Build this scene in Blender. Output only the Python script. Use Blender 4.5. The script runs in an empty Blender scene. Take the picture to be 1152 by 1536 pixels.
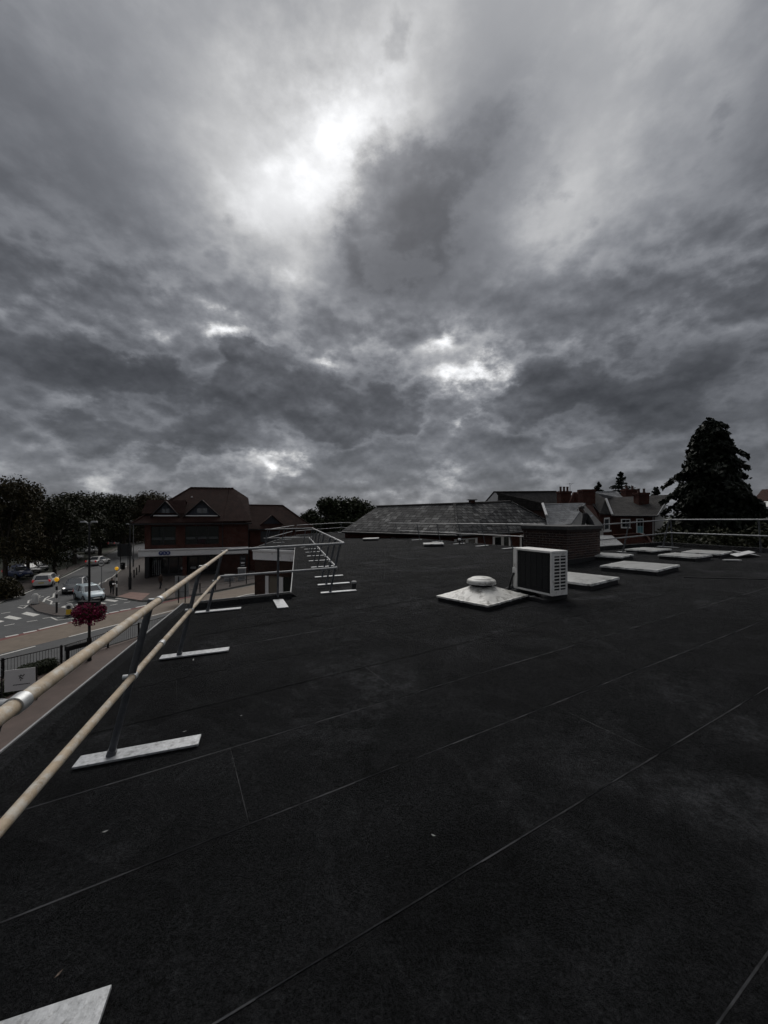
import bpy, bmesh, math, random
from mathutils import Vector, Matrix
random.seed(11)
SC = bpy.context.scene
COL = SC.collection
PI = math.pi
# ---------------------------------------------------------------- camera, sky, sun, exposure
CAM_Z = 8.25
FPX, CXP, HZP = 577.0, 576.0, 774.0          # focal length in photo pixels, centre column, horizon row
cam_d = bpy.data.cameras.new('camera')
cam = bpy.data.objects.new('camera', cam_d)
COL.objects.link(cam)
cam.location = (0, 0, CAM_Z)
cam.rotation_euler = (PI / 2, 0, 0)
cam_d.sensor_fit = 'HORIZONTAL'
cam_d.sensor_width = 36
cam_d.lens = 36 * FPX / 1152
cam_d.shift_y = (HZP - 768) / 1152
cam_d.clip_start = 0.05
cam_d.clip_end = 4000
SC.camera = cam
SC.view_settings.view_transform = 'Standard'
SC.view_settings.look = 'None'
SC.view_settings.gamma = 1
SC.view_settings.use_curve_mapping = False
SC.view_settings.exposure = 0.2
SC.render.engine = 'CYCLES'
SC.cycles.use_denoising = True
SC.cycles.use_adaptive_sampling = True
SC.cycles.adaptive_threshold = .02
SC.cycles.adaptive_min_samples = 12
SC.cycles.max_bounces = 5
SC.cycles.sample_clamp_indirect = 4

SUN_EL, SUN_AZ = math.radians(44), math.radians(-3)     # azimuth measured from +Y towards +X
sun_d = bpy.data.lights.new('sun', 'SUN')
sun_d.energy = 1.5
sun_d.angle = math.radians(45)
sun_d.color = (1, .97, .93)
sun = bpy.data.objects.new('sun', sun_d)
COL.objects.link(sun)
sdir = Vector((math.sin(SUN_AZ) * math.cos(SUN_EL), math.cos(SUN_AZ) * math.cos(SUN_EL), math.sin(SUN_EL)))
sun.rotation_euler = (-sdir).to_track_quat('-Z', 'Y').to_euler()
sun.location = (0, 0, 60)


def build_world():
    w = bpy.data.worlds.new('World')
    SC.world = w
    w.use_nodes = True
    nt = w.node_tree
    nt.nodes.clear()
    N, L = nt.nodes, nt.links

    def put(sock, v):
        if hasattr(v, 'is_output') or isinstance(v, bpy.types.NodeSocket):
            L.new(v, sock)
        else:
            sock.default_value = v

    def M(op, a, b=None, c=None, clamp=False):
        n = N.new('ShaderNodeMath')
        n.operation = op
        n.use_clamp = clamp
        put(n.inputs[0], a)
        if b is not None: put(n.inputs[1], b)
        if c is not None: put(n.inputs[2], c)
        return n.outputs[0]

    def VM(op, a, b=None, out=0):
        n = N.new('ShaderNodeVectorMath')
        n.operation = op
        put(n.inputs[0], a)
        if b is not None:
            put(n.inputs['Scale'] if op == 'SCALE' else n.inputs[1], b)
        return n.outputs[out]

    def noise(vec, scale, detail=5, rough=.55, dist=0.0, out='Fac', lac=2.0):
        n = N.new('ShaderNodeTexNoise')
        n.inputs['Scale'].default_value = scale
        n.inputs['Detail'].default_value = detail
        n.inputs['Roughness'].default_value = rough
        n.inputs['Distortion'].default_value = dist
        n.inputs['Lacunarity'].default_value = lac
        L.new(vec, n.inputs['Vector'])
        return n.outputs[out]

    def smooth(x, lo, hi, a=0.0, b=1.0):
        n = N.new('ShaderNodeMapRange')
        n.interpolation_type = 'SMOOTHSTEP'
        put(n.inputs[0], x)
        for i, v in ((1, lo), (2, hi), (3, a), (4, b)):
            n.inputs[i].default_value = v
        return n.outputs[0]

    tc = N.new('ShaderNodeTexCoord')
    d = VM('NORMALIZE', tc.outputs['Generated'])
    sep = N.new('ShaderNodeSeparateXYZ')
    L.new(d, sep.inputs[0])
    dz = M('MAXIMUM', sep.outputs[2], 0.0)
    # cloud deck: directions projected on a high layer that curves down to the horizon
    inv = M('DIVIDE', 1.0, M('ADD', dz, .13))
    comb = N.new('ShaderNodeCombineXYZ')
    L.new(M('MULTIPLY', sep.outputs[0], inv), comb.inputs[0])
    L.new(M('MULTIPLY', sep.outputs[1], inv), comb.inputs[1])
    comb.inputs[2].default_value = .37
    p = comb.outputs[0]
    # puffs: the same directions, squashed in height, so that heaps low in the sky keep their bulk
    q = VM('MULTIPLY', d, (1.0, 1.0, 1.6))

    # ragged edges: the directions are stirred before the broad light and dark masses are placed
    w1 = VM('SCALE', VM('SUBTRACT', noise(p, 1.6, 3, .5, out='Color'), (.5, .5, .5)), .05)
    w2 = VM('SCALE', VM('SUBTRACT', noise(q, 7.0, 9, .60, out='Color'), (.5, .5, .5)), .15)
    w3 = VM('SCALE', VM('SUBTRACT', noise(q, 26.0, 6, .6, out='Color'), (.5, .5, .5)), .035)
    dw = VM('ADD', d, VM('ADD', w1, VM('ADD', w2, w3)))
    logl = M('ADD', math.log(SKY_BASE), 0.0)
    def lobes(items, acc):
        for (px, py, sg, amp, asp) in items:
            c = Vector(((px - CXP) / FPX, 1, (HZP - py) / FPX)).normalized()
            df = VM('MULTIPLY', VM('SUBTRACT', dw, tuple(c)), (1, 1, asp))
            dd = VM('DOT_PRODUCT', df, df, out=1)
            g = M('EXPONENT', M('MULTIPLY', dd, -.5 / math.radians(sg) ** 2))
            acc = M('MULTIPLY_ADD', g, amp, acc)
        return acc

    logl = lobes(SKY_LOBES, logl)
    # cloud structure: a high sheet and ragged puffs
    n1 = noise(p, .9, 4, .5, .1)
    n2 = noise(q, 5.6, 9, .55, 0)
    n2u = noise(VM('ADD', q, (0.0, 0.0, .026)), 5.6, 9, .55, 0)
    r2 = M('SUBTRACT', n2, .5)
    logl = M('MULTIPLY_ADD', M('SUBTRACT', n1, .5), .5, logl)
    calm = smooth(dz, .30, .58, .70, .26)               # the sheet overhead is smoother than the heaps low down
    logl = M('MULTIPLY_ADD', r2, calm, logl)
    # an overcast sky is brighter overhead than at the horizon
    logl = M('MULTIPLY_ADD', smooth(dz, .55, .98), 1.0, logl)
    # heaped clouds with firm, ragged edges: darker bodies whose tops catch the light
    low = M('MULTIPLY', smooth(dz, .0, .03), smooth(dz, .60, .40))
    relief = M('MULTIPLY', M('SUBTRACT', n2, n2u), low)
    logl = M('MULTIPLY_ADD', smooth(lobes(SKY_RAGS, M('MULTIPLY', r2, 3.4)), .15, .85), -.62, logl)
    dens = lobes(SKY_HEAPS, M('MULTIPLY', r2, 3.2))
    body = smooth(dens, .30, .66)
    logl = M('MULTIPLY_ADD', body, -.52, logl)
    rim = M('MULTIPLY', M('MULTIPLY', smooth(dens, -.05, .28), smooth(dens, .50, .28)), low)
    logl = M('MULTIPLY_ADD', rim, .20, logl)
    logl = M('MULTIPLY_ADD', M('MULTIPLY', smooth(dens, .2, 1.1), low), -.22, logl)
    logl = M('MULTIPLY_ADD', relief, 3.0, logl)
    # gaps where the bright layer above shows
    gap = lobes(SKY_GAPS, M('MULTIPLY', r2, 4.2))
    logl = M('MULTIPLY_ADD', smooth(gap, .20, 1.35), 1.0, logl)
    logl = M('MULTIPLY_ADD', smooth(gap, -.4, .9), .35, logl)
    lum = M('EXPONENT', logl)
    lum = M('MINIMUM', lum, 1.05)
    # tint: bluish grey where thin and dark, neutral where bright
    mix = N.new('ShaderNodeMix')
    mix.data_type = 'RGBA'
    L.new(smooth(lum, .05, .5), mix.inputs[0])
    mix.inputs[6].default_value = (.93, .975, 1.09, 1)
    mix.inputs[7].default_value = (.985, .995, 1.015, 1)
    cl = VM('MULTIPLY', mix.outputs[2], (1, 1, 1))
    cloud = VM('SCALE', cl, lum)
    # a little of the clear sky above comes through
    sky = N.new('ShaderNodeTexSky')
    sky.sky_type = 'NISHITA'
    sky.sun_disc = False
    sky.sun_elevation = SUN_EL
    sky.sun_rotation = SUN_AZ
    clear = VM('SCALE', sky.outputs[0], .05)
    cover = N.new('ShaderNodeMix')
    cover.data_type = 'RGBA'
    cover.inputs[0].default_value = .97
    L.new(clear, cover.inputs[6])
    L.new(cloud, cover.inputs[7])
    bg = N.new('ShaderNodeBackground')
    L.new(cover.outputs[2], bg.inputs[0])
    bg.inputs[1].default_value = 1.0
    out = N.new('ShaderNodeOutputWorld')
    L.new(bg.outputs[0], out.inputs[0])
    w.cycles.sampling_method = 'MANUAL'
    w.cycles.sample_map_resolution = 512


# broad light and dark masses of the cloud cover: photo column, row (turned into a direction), spread in degrees, log change
SKY_BASE = .128
SKY_LOBES = [
    (555, 195, 4.0, .50, 1), (500, 250, 4.5, .55, 1), (375, 285, 6.5, .85, 1), (250, 150, 8, .40, 1), (440, 345, 4.5, .60, 1), (620, 40, 14, .22, 1), (640, 150, 4, .10, 1), (630, 130, 4, .25, 1),
    (930, 170, 9, .45, 1), (860, 300, 5, .50, 1), (790, 355, 3, .35, 1), (1060, 0, 13, .15, 1),
    (745, 185, 4.6, -.30, 1), (60, 300, 13, -.20, 1), (200, 645, 5, -.15, 1.8),
    (1130, 440, 12, -.30, 1), (960, 640, 8, -.20, 2), (420, 440, 7, .12, 1), (560, 740, 20, .15, 4),
    (290, 488, 6, .40, 2.6), (685, 560, 5.5, .55, 1.7), (410, 695, 5, .25, 2.6), (110, 612, 6, .18, 2.6), (520, 510, 4, .2, 1.5), (640, 655, 6, .2, 3), (100, 690, 8, .2, 3), (530, 215, 3, .25, 1),
]
SKY_RAGS = [
    (595, 325, 3.6, 1.15, 1), (640, 275, 3.0, .7, 1), (730, 190, 3.6, .45, 1), (790, 270, 2.6, .35, 1), (545, 385, 3.0, .6, 1), (640, 400, 3.5, .45, 1),
]
SKY_HEAPS = [
    (90, 555, 5.0, .75, 1.5), (190, 560, 3.5, .5, 1.5), (310, 600, 4.5, .85, 1.3), (375, 530, 2.2, 1.0, .9), (470, 600, 4.5, .8, 1.4), (590, 605, 3.6, .85, 1.4), (150, 645, 4, .6, 2), (300, 650, 4, .5, 2),
    (830, 585, 4.5, .8, 1.6), (930, 620, 6, .55, 2), (760, 610, 2.5, .5, 1.5), (1080, 570, 8, .3, 2), (520, 650, 5, .5, 2.4),
]
SKY_GAPS = [
    (350, 490, 2.0, 1.2, 1.6), (245, 488, 2.6, .65, 2), (690, 566, 3.4, 1.1, 2.6), (755, 560, 2.0, .75, 2), (692, 624, 2.0, 1.2, 2.4), (668, 512, 1.7, .8, 1.6),
    (500, 525, 1.3, .8, 1), (130, 603, 2.6, .85, 2.8), (60, 622, 1.8, .6, 2.6), (20, 655, 2.2, .45, 2.6), (395, 690, 2.2, .9, 2.6), (452, 697, 1.6, 1.0, 1.8), (600, 742, 1.6, .8, 2.2), (130, 728, 2.2, .6, 2.4), (680, 718, 1.5, .5, 2.5),
]
build_world()

# ---------------------------------------------------------------- helpers
ROOF_A, ROOF_B = 6.593, .036                    # the flat roof falls gently to the street side: z = A + B * x


def roof_z(x, y=0):
    return ROOF_A + ROOF_B * x


def R(px, py, dz=0.0):
    """point of the roof (or dz above it) seen at a photo pixel"""
    u, v = (px - CXP) / FPX, (py - HZP) / FPX
    Y = (CAM_Z - ROOF_A - dz) / (v + ROOF_B * u)
    return Vector((u * Y, Y, CAM_Z - v * Y))


def G(px, py, z=0.0):
    """point of the street seen at a photo pixel"""
    Y = (CAM_Z - z) * FPX / (py - HZP)
    return Vector(((px - CXP) / FPX * Y, Y, z))


def V(px, py, Y):
    """point at depth Y seen at a photo pixel"""
    return Vector(((px - CXP) / FPX * Y, Y, CAM_Z - (py - HZP) / FPX * Y))


class MB:
    def __init__(self):
        self.v, self.f, self.m, self.s = [], [], [], []

    def face(self, pts, m=0, smooth=False):
        b = len(self.v)
        self.v += [Vector(q) for q in pts]
        self.f.append(tuple(range(b, b + len(pts))))
        self.m.append(m)
        self.s.append(smooth)
        return self

    def raw(self, verts, faces, m=0, smooth=False):
        b = len(self.v)
        self.v += [Vector(q) for q in verts]
        for f in faces:
            self.f.append(tuple(i + b for i in f))
            self.m.append(m)
            self.s.append(smooth)
        return self

    def box(self, c, size, rz=0.0, m=0, mat=None, bev=0.0):
        x, y, z = size[0] / 2, size[1] / 2, size[2] / 2
        T = Matrix.Translation(Vector(c)) @ (mat if mat else Matrix.Rotation(rz, 4, 'Z'))
        if bev <= 0:
            vs = [(-x, -y, -z), (x, -y, -z), (x, y, -z), (-x, y, -z), (-x, -y, z), (x, -y, z), (x, y, z), (-x, y, z)]
            fs = [(0, 3, 2, 1), (4, 5, 6, 7), (0, 1, 5, 4), (1, 2, 6, 5), (2, 3, 7, 6), (3, 0, 4, 7)]
            return self.raw([T @ Vector(q) for q in vs], fs, m)
        b = bev                                   # top and vertical edges chamfered
        def ring(ix, iy, zz, cb):
            return [(-ix + cb, -iy, zz), (ix - cb, -iy, zz), (ix, -iy + cb, zz), (ix, iy - cb, zz),
                    (ix - cb, iy, zz), (-ix + cb, iy, zz), (-ix, iy - cb, zz), (-ix, -iy + cb, zz)]
        rings = [ring(x, y, -z, b), ring(x, y, z - b, b), ring(x - b, y - b, z, b * .5)]
        vs = [T @ Vector(q) for rr in rings for q in rr]
        fs = [tuple(range(7, -1, -1)), tuple(range(16, 24))]
        for k in range(2):
            for i in range(8):
                j = (i + 1) % 8
                fs.append((k * 8 + i, k * 8 + j, k * 8 + 8 + j, k * 8 + 8 + i))
        return self.raw(vs, fs, m)

    def tube(self, a, b, r, n=10, m=0, r2=None, cap=True):
        a, b = Vector(a), Vector(b)
        r2 = r if r2 is None else r2
        ax = (b - a).normalized()
        t = Vector((0, 0, 1)) if abs(ax.z) < .9 else Vector((1, 0, 0))
        e1 = ax.cross(t).normalized()
        e2 = ax.cross(e1)
        vs = []
        for c, rr in ((a, r), (b, r2)):
            for i in range(n):
                g = 2 * PI * i / n
                vs.append(c + (e1 * math.cos(g) + e2 * math.sin(g)) * rr)
        fs = [(i, i + n, (i + 1) % n + n, (i + 1) % n) for i in range(n)]
        self.raw(vs, fs, m, True)
        if cap:
            self.raw([vs[i] for i in range(n)], [tuple(range(n))], m)
            self.raw([vs[n + i] for i in range(n)], [tuple(range(n - 1, -1, -1))], m)
        return self

    def path(self, pts, r, n=8, m=0):
        for i in range(len(pts) - 1):
            self.tube(pts[i], pts[i + 1], r, n, m)
        return self

    def lathe(self, prof, c=(0, 0, 0), n=20, m=0, smooth=True):
        c = Vector(c)
        vs, fs = [], []
        for (r, z) in prof:
            for i in range(n):
                g = 2 * PI * i / n
                vs.append(c + Vector((r * math.cos(g), r * math.sin(g), z)))
        for k in range(len(prof) - 1):
            for i in range(n):
                j = (i + 1) % n
                fs.append((k * n + i, k * n + j, k * n + n + j, k * n + n + i))
        self.raw(vs, fs, m, smooth)
        if prof[0][0] > 1e-4:
            self.raw([vs[i] for i in range(n)], [tuple(range(n - 1, -1, -1))], m)
        if prof[-1][0] > 1e-4:
            self.raw([vs[-n + i] for i in range(n)], [tuple(range(n))], m)
        return self

    def loft(self, rings, m=0, smooth=True, closed=True, caps=True):
        n = len(rings[0])
        vs = [q for r in rings for q in r]
        fs = []
        for k in range(len(rings) - 1):
            for i in range(n if closed else n - 1):
                j = (i + 1) % n
                fs.append((k * n + i, k * n + j, k * n + n + j, k * n + n + i))
        self.raw(vs, fs, m, smooth)
        if caps:
            self.raw(rings[0], [tuple(range(n - 1, -1, -1))], m)
            self.raw(rings[-1], [tuple(range(n))], m)
        return self

    def prism(self, pts, depth, m=0):
        """polygon pts pushed along vector depth (solid)"""
        pts = [Vector(q) for q in pts]
        depth = Vector(depth)
        n = len(pts)
        back = [q + depth for q in pts]
        self.raw(pts, [tuple(range(n))], m)
        self.raw(back, [tuple(range(n - 1, -1, -1))], m)
        self.raw(pts + back, [(i, i + n, (i + 1) % n + n, (i + 1) % n) for i in range(n)], m)
        return self

    def mesh(self, name, mats):
        me = bpy.data.meshes.new(name)
        me.from_pydata([tuple(q) for q in self.v], [], self.f)
        for mt in (mats if isinstance(mats, (list, tuple)) else [mats]):
            me.materials.append(mt)
        me.polygons.foreach_set('material_index', self.m)
        me.polygons.foreach_set('use_smooth', self.s)
        uv = me.uv_layers.new(name='UVMap')
        Z = Vector((0, 0, 1))
        data = [0.0] * (2 * len(me.loops))
        for po in me.polygons:
            n = po.normal
            if abs(n.z) < .985:
                u = Z.cross(n).normalized()
            else:
                u = Vector((1, 0, 0))
            w = n.cross(u)
            for li in po.loop_indices:
                q = self.v[me.loops[li].vertex_index]
                data[2 * li] = q.dot(u)
                data[2 * li + 1] = q.dot(w)
        uv.data.foreach_set('uv', data)
        return me


def link(o, parent=None):
    COL.objects.link(o)
    if parent is not None:
        o.parent = parent
    return o


def world_of(o):
    m = Matrix.Translation(o.location) @ o.rotation_euler.to_matrix().to_4x4() @ Matrix.Diagonal((*o.scale, 1))
    return world_of(o.parent) @ m if o.parent else m


def obj(name, mb, mats, parent=None, world=False, kind=None, label=None):
    """one mesh object; world=True: the shape was given in world coordinates"""
    if world and parent is not None:
        inv = world_of(parent).inverted()
        mb.v = [inv @ q for q in mb.v]
    o = link(bpy.data.objects.new(name, mb.mesh(name, mats)), parent)
    if kind: o['kind'] = kind
    if label: o['label'] = label
    return o


def tag(o, label, cat, group=None):
    o['label'] = label
    o['category'] = cat
    if group: o['group'] = group
    return o


def thing(name, label, cat, loc=(0, 0, 0), rz=0.0, group=None):
    o = bpy.data.objects.new(name, None)
    o.empty_display_size = .2
    o.location = loc
    o.rotation_euler = (0, 0, rz)
    link(o)
    return tag(o, label, cat, group)


def copy_tree(o, parent=None):
    c = o.copy()
    COL.objects.link(c)
    if parent is not None: c.parent = parent
    for ch in [k for k in o.children]:
        copy_tree(ch, c)
    return c


# ---------------------------------------------------------------- materials
def srgb(h):
    return tuple((int(h[i:i + 2], 16) / 255) ** 2.2 for i in (0, 2, 4))


def mat(name, col, rough=.6, metal=0.0, var=0.0, vscale=6.0, bump=0.0, bscale=60.0, col2=None, spec=.5,
        dirt=None, dscale=2.0, damt=.5, alpha=None, emit=None):
    """plain surface with mottling (var), a second colour in patches (dirt) and fine relief (bump)"""
    m = bpy.data.materials.new(name)
    m.use_nodes = True
    nt = m.node_tree
    N, L = nt.nodes, nt.links
    bs = N['Principled BSDF']
    bs.inputs['Roughness'].default_value = rough
    bs.inputs['Metallic'].default_value = metal
    bs.inputs['Specular IOR Level'].default_value = spec
    bs.inputs['Base Color'].default_value = (*col, 1)
    geo = N.new('ShaderNodeNewGeometry')
    csock = None
    if var > 0:
        nz = N.new('ShaderNodeTexNoise')
        nz.inputs['Scale'].default_value = vscale
        nz.inputs['Detail'].default_value = 6
        nz.inputs['Roughness'].default_value = .65
        L.new(geo.outputs['Position'], nz.inputs['Vector'])
        rp = N.new('ShaderNodeMapRange')
        rp.inputs[1].default_value = .28
        rp.inputs[2].default_value = .72
        L.new(nz.outputs['Fac'], rp.inputs[0])
        mx = N.new('ShaderNodeMix')
        mx.data_type = 'RGBA'
        L.new(rp.outputs[0], mx.inputs[0])
        c2 = col2 if col2 else tuple(min(1, c * (1 + var)) for c in col)
        c1 = tuple(c * (1 - var) for c in col) if not col2 else col
        mx.inputs[6].default_value = (*c1, 1)
        mx.inputs[7].default_value = (*c2, 1)
        csock = mx.outputs[2]
    if dirt:
        nz = N.new('ShaderNodeTexNoise')
        nz.inputs['Scale'].default_value = dscale
        nz.inputs['Detail'].default_value = 9
        nz.inputs['Roughness'].default_value = .7
        L.new(geo.outputs['Position'], nz.inputs['Vector'])
        rp = N.new('ShaderNodeMapRange')
        rp.inputs[1].default_value = .62 - .3 * damt
        rp.inputs[2].default_value = .72 - .2 * damt
        rp.inputs[4].default_value = .9
        L.new(nz.outputs['Fac'], rp.inputs[0])
        mx = N.new('ShaderNodeMix')
        mx.data_type = 'RGBA'
        L.new(rp.outputs[0], mx.inputs[0])
        if csock: L.new(csock, mx.inputs[6])
        else: mx.inputs[6].default_value = (*col, 1)
        mx.inputs[7].default_value = (*dirt, 1)
        csock = mx.outputs[2]
    if csock: L.new(csock, bs.inputs['Base Color'])
    if bump > 0:
        nz = N.new('ShaderNodeTexNoise')
        nz.inputs['Scale'].default_value = bscale
        nz.inputs['Detail'].default_value = 4
        L.new(geo.outputs['Position'], nz.inputs['Vector'])
        bp = N.new('ShaderNodeBump')
        bp.inputs['Strength'].default_value = bump
        bp.inputs['Distance'].default_value = .01
        L.new(nz.outputs['Fac'], bp.inputs['Height'])
        L.new(bp.outputs[0], bs.inputs['Normal'])
    if emit:
        bs.inputs['Emission Color'].default_value = (*emit[:3], 1)
        bs.inputs['Emission Strength'].default_value = emit[3]
    if alpha is not None:
        bs.inputs['Alpha'].default_value = alpha
    return m


def tiled(name, c1, c2, mortar, bw, bh, gap, rough=.8, patch=None, pamt=.5, bump=.4, offset=.5, pscale=.8):
    """courses of bricks, tiles or slates too small to pick apart, laid in metres on the UVs"""
    m = bpy.data.materials.new(name)
    m.use_nodes = True
    nt = m.node_tree
    N, L = nt.nodes, nt.links
    bs = N['Principled BSDF']
    bs.inputs['Roughness'].default_value = rough
    bs.inputs['Specular IOR Level'].default_value = .10
    uv = N.new('ShaderNodeUVMap')
    br = N.new('ShaderNodeTexBrick')
    br.offset = offset
    br.inputs['Scale'].default_value = 1
    br.inputs['Brick Width'].default_value = bw
    br.inputs['Row Height'].default_value = bh
    br.inputs['Mortar Size'].default_value = gap
    br.inputs['Mortar Smooth'].default_value = .2
    br.inputs['Bias'].default_value = -.1
    br.inputs['Color1'].default_value = (*c1, 1)
    br.inputs['Color2'].default_value = (*c2, 1)
    br.inputs['Mortar'].default_value = (*mortar, 1)
    L.new(uv.outputs[0], br.inputs['Vector'])
    cs = br.outputs['Color']
    geo = N.new('ShaderNodeNewGeometry')
    if patch:
        # weathered pieces: whole pieces picked by a stepped noise
        sn = N.new('ShaderNodeVectorMath')
        sn.operation = 'SNAP'
        sn.inputs[1].default_value = (bw * .5, bh, 1)
        L.new(uv.outputs[0], sn.inputs[0])
        nz = N.new('ShaderNodeTexNoise')
        nz.inputs['Scale'].default_value = pscale
        nz.inputs['Detail'].default_value = 8
        nz.inputs['Roughness'].default_value = .8
        L.new(sn.outputs[0], nz.inputs['Vector'])
        rp = N.new('ShaderNodeMapRange')
        rp.inputs[1].default_value = .66 - .3 * pamt
        rp.inputs[2].default_value = .76 - .2 * pamt
        rp.inputs[4].default_value = .75
        L.new(nz.outputs['Fac'], rp.inputs[0])
        mm = N.new('ShaderNodeMath')
        mm.operation = 'MULTIPLY'
        L.new(rp.outputs[0], mm.inputs[0])
        sb = N.new('ShaderNodeMath')
        sb.operation = 'SUBTRACT'
        sb.inputs[0].default_value = 1
        L.new(br.outputs['Fac'], sb.inputs[1])
        L.new(sb.outputs[0], mm.inputs[1])
        mx = N.new('ShaderNodeMix')
        mx.data_type = 'RGBA'
        L.new(mm.outputs[0], mx.inputs[0])
        L.new(cs, mx.inputs[6])
        mx.inputs[7].default_value = (*patch, 1)
        cs = mx.outputs[2]
    nz = N.new('ShaderNodeTexNoise')
    nz.inputs['Scale'].default_value = 1.3
    nz.inputs['Detail'].default_value = 8
    nz.inputs['Roughness'].default_value = .7
    L.new(geo.outputs['Position'], nz.inputs['Vector'])
    rp = N.new('ShaderNodeMapRange')
    rp.inputs[1].default_value = .3
    rp.inputs[2].default_value = .7
    rp.inputs[3].default_value = .6
    rp.inputs[4].default_value = 1.25
    L.new(nz.outputs['Fac'], rp.inputs[0])
    sc = N.new('ShaderNodeVectorMath')
    sc.operation = 'SCALE'
    L.new(cs, sc.inputs[0])
    L.new(rp.outputs[0], sc.inputs['Scale'])
    L.new(sc.outputs[0], bs.inputs['Base Color'])
    bp = N.new('ShaderNodeBump')
    bp.inputs['Strength'].default_value = bump
    bp.inputs['Distance'].default_value = .012
    bp.invert = True
    L.new(br.outputs['Fac'], bp.inputs['Height'])
    L.new(bp.outputs[0], bs.inputs['Normal'])
    return m


def felt_material(name, base):
    """mineral roofing felt: black grit, grey scuffs and dried puddle marks"""
    m = bpy.data.materials.new(name)
    m.use_nodes = True
    nt = m.node_tree
    N, L = nt.nodes, nt.links
    bs = N['Principled BSDF']
    geo = N.new('ShaderNodeNewGeometry')
    inf = N.new('ShaderNodeObjectInfo')
    P = geo.outputs['Position']

    def nz(scale, detail, rough, lo, hi, a, b, dist=0):
        n = N.new('ShaderNodeTexNoise')
        n.inputs['Scale'].default_value = scale
        n.inputs['Detail'].default_value = detail
        n.inputs['Roughness'].default_value = rough
        n.inputs['Distortion'].default_value = dist
        L.new(P, n.inputs['Vector'])
        r = N.new('ShaderNodeMapRange')
        for i, v in ((1, lo), (2, hi), (3, a), (4, b)):
            r.inputs[i].default_value = v
        L.new(n.outputs['Fac'], r.inputs[0])
        return r.outputs[0]

    def mul(a, b):
        n = N.new('ShaderNodeMath')
        n.operation = 'MULTIPLY'
        L.new(a, n.inputs[0])
        if isinstance(b, float): n.inputs[1].default_value = b
        else: L.new(b, n.inputs[1])
        return n.outputs[0]

    def add(a, b):
        n = N.new('ShaderNodeMath')
        n.operation = 'ADD'
        L.new(a, n.inputs[0])
        L.new(b, n.inputs[1])
        return n.outputs[0]

    grit = nz(85, 4, .85, .34, .68, .05, 2.5)
    grit2 = nz(38, 5, .75, .3, .7, .5, 1.55)
    mott = nz(1.7, 8, .72, .3, .72, .5, 1.6)
    scuff = mul(nz(.9, 6, .62, .53, .72, 0, 1, .6), nz(9, 5, .7, .4, .65, .15, 1))
    stain = nz(.55, 5, .55, .49, .505, 0, 1, .4)
    stain2 = nz(.55, 5, .55, .505, .53, 1, .25, .4)
    tone = mul(mul(grit, grit2), mott)
    per = N.new('ShaderNodeMapRange')
    per.inputs[3].default_value = .86
    per.inputs[4].default_value = 1.14
    L.new(inf.outputs['Random'], per.inputs[0])
    tone = mul(tone, per.outputs[0])
    tone = add(mul(tone, base), mul(mul(scuff, grit2), base * 4.0))
    tone = add(tone, mul(mul(mul(stain, stain2), grit2), base * .55))
    cc = N.new('ShaderNodeCombineXYZ')
    L.new(mul(tone, .97), cc.inputs[0])
    L.new(mul(tone, 1.0), cc.inputs[1])
    L.new(mul(tone, 1.06), cc.inputs[2])
    L.new(cc.outputs[0], bs.inputs['Base Color'])
    bs.inputs['Roughness'].default_value = .95
    bs.inputs['Specular IOR Level'].default_value = .08
    bp = N.new('ShaderNodeBump')
    bp.inputs['Strength'].default_value = .8
    bp.inputs['Distance'].default_value = .006
    L.new(add(grit, mul(mott, .6)), bp.inputs['Height'])
    L.new(bp.outputs[0], bs.inputs['Normal'])
    return m


def seam_material(name, felt_tone, light):
    m = mat(name, (felt_tone,) * 3, .9, var=.5, vscale=3.0, col2=(light, light, light * 1.03), spec=.1)
    for n in m.node_tree.nodes:                  # the pale edge comes and goes along the lap
        if n.type == 'MAP_RANGE':
            n.inputs[1].default_value = .36
            n.inputs[2].default_value = .62
    return m


def leaf_material(name, c1, c2):
    m = bpy.data.materials.new(name)
    m.use_nodes = True
    nt = m.node_tree
    N, L = nt.nodes, nt.links
    bs = N['Principled BSDF']
    bs.inputs['Roughness'].default_value = .65
    bs.inputs['Specular IOR Level'].default_value = .25
    geo = N.new('ShaderNodeNewGeometry')
    mx = N.new('ShaderNodeMix')
    mx.data_type = 'RGBA'
    L.new(geo.outputs['Random Per Island'], mx.inputs[0])
    mx.inputs[6].default_value = (*c1, 1)
    mx.inputs[7].default_value = (*c2, 1)
    L.new(mx.outputs[2], bs.inputs['Base Color'])
    return m


MT = {}
def K(name, *a, **k):
    MT[name] = mat(name, *a, **k)


MT['felt'] = felt_material('roofing_felt', .0100)
MT['seam_dull'] = seam_material('felt_seam_dull', .013, .026)
MT['seam'] = seam_material('felt_seam', .016, .10)
MT['felt_kerb'] = felt_material('kerb_felt', .013)
K('trim', (.30, .30, .30), .5, .2, var=.3, vscale=8)
K('galv', (.46, .47, .48), .5, .4, var=.25, vscale=30, dirt=(.22, .22, .22), dscale=22, damt=.36, bump=.2, bscale=40)
K('galv_plain', (.50, .50, .50), .5, .45, var=.22, vscale=9, bump=.15, bscale=60)
K('post_steel', (.085, .09, .098), .55, .3, var=.4, vscale=12, bump=.2, bscale=50)
K('rail_tan', (.44, .35, .245), .7, .0, var=.32, vscale=9, dirt=(.56, .53, .47), dscale=16, damt=.46, bump=.15, bscale=70)
K('rail_grey', (.27, .275, .28), .5, .45, var=.3, vscale=7, bump=.1, bscale=60)
K('rail_far', (.36, .36, .36), .5, .4, var=.25, vscale=5)
K('collar', (.52, .53, .53), .45, .55, var=.3, vscale=20)
K('ac_white', (.74, .73, .70), .5, var=.08, vscale=10, dirt=(.42, .40, .36), dscale=6, damt=.18)
K('ac_coil', (.006, .0065, .007), .8, .0, var=.4, vscale=30)
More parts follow.
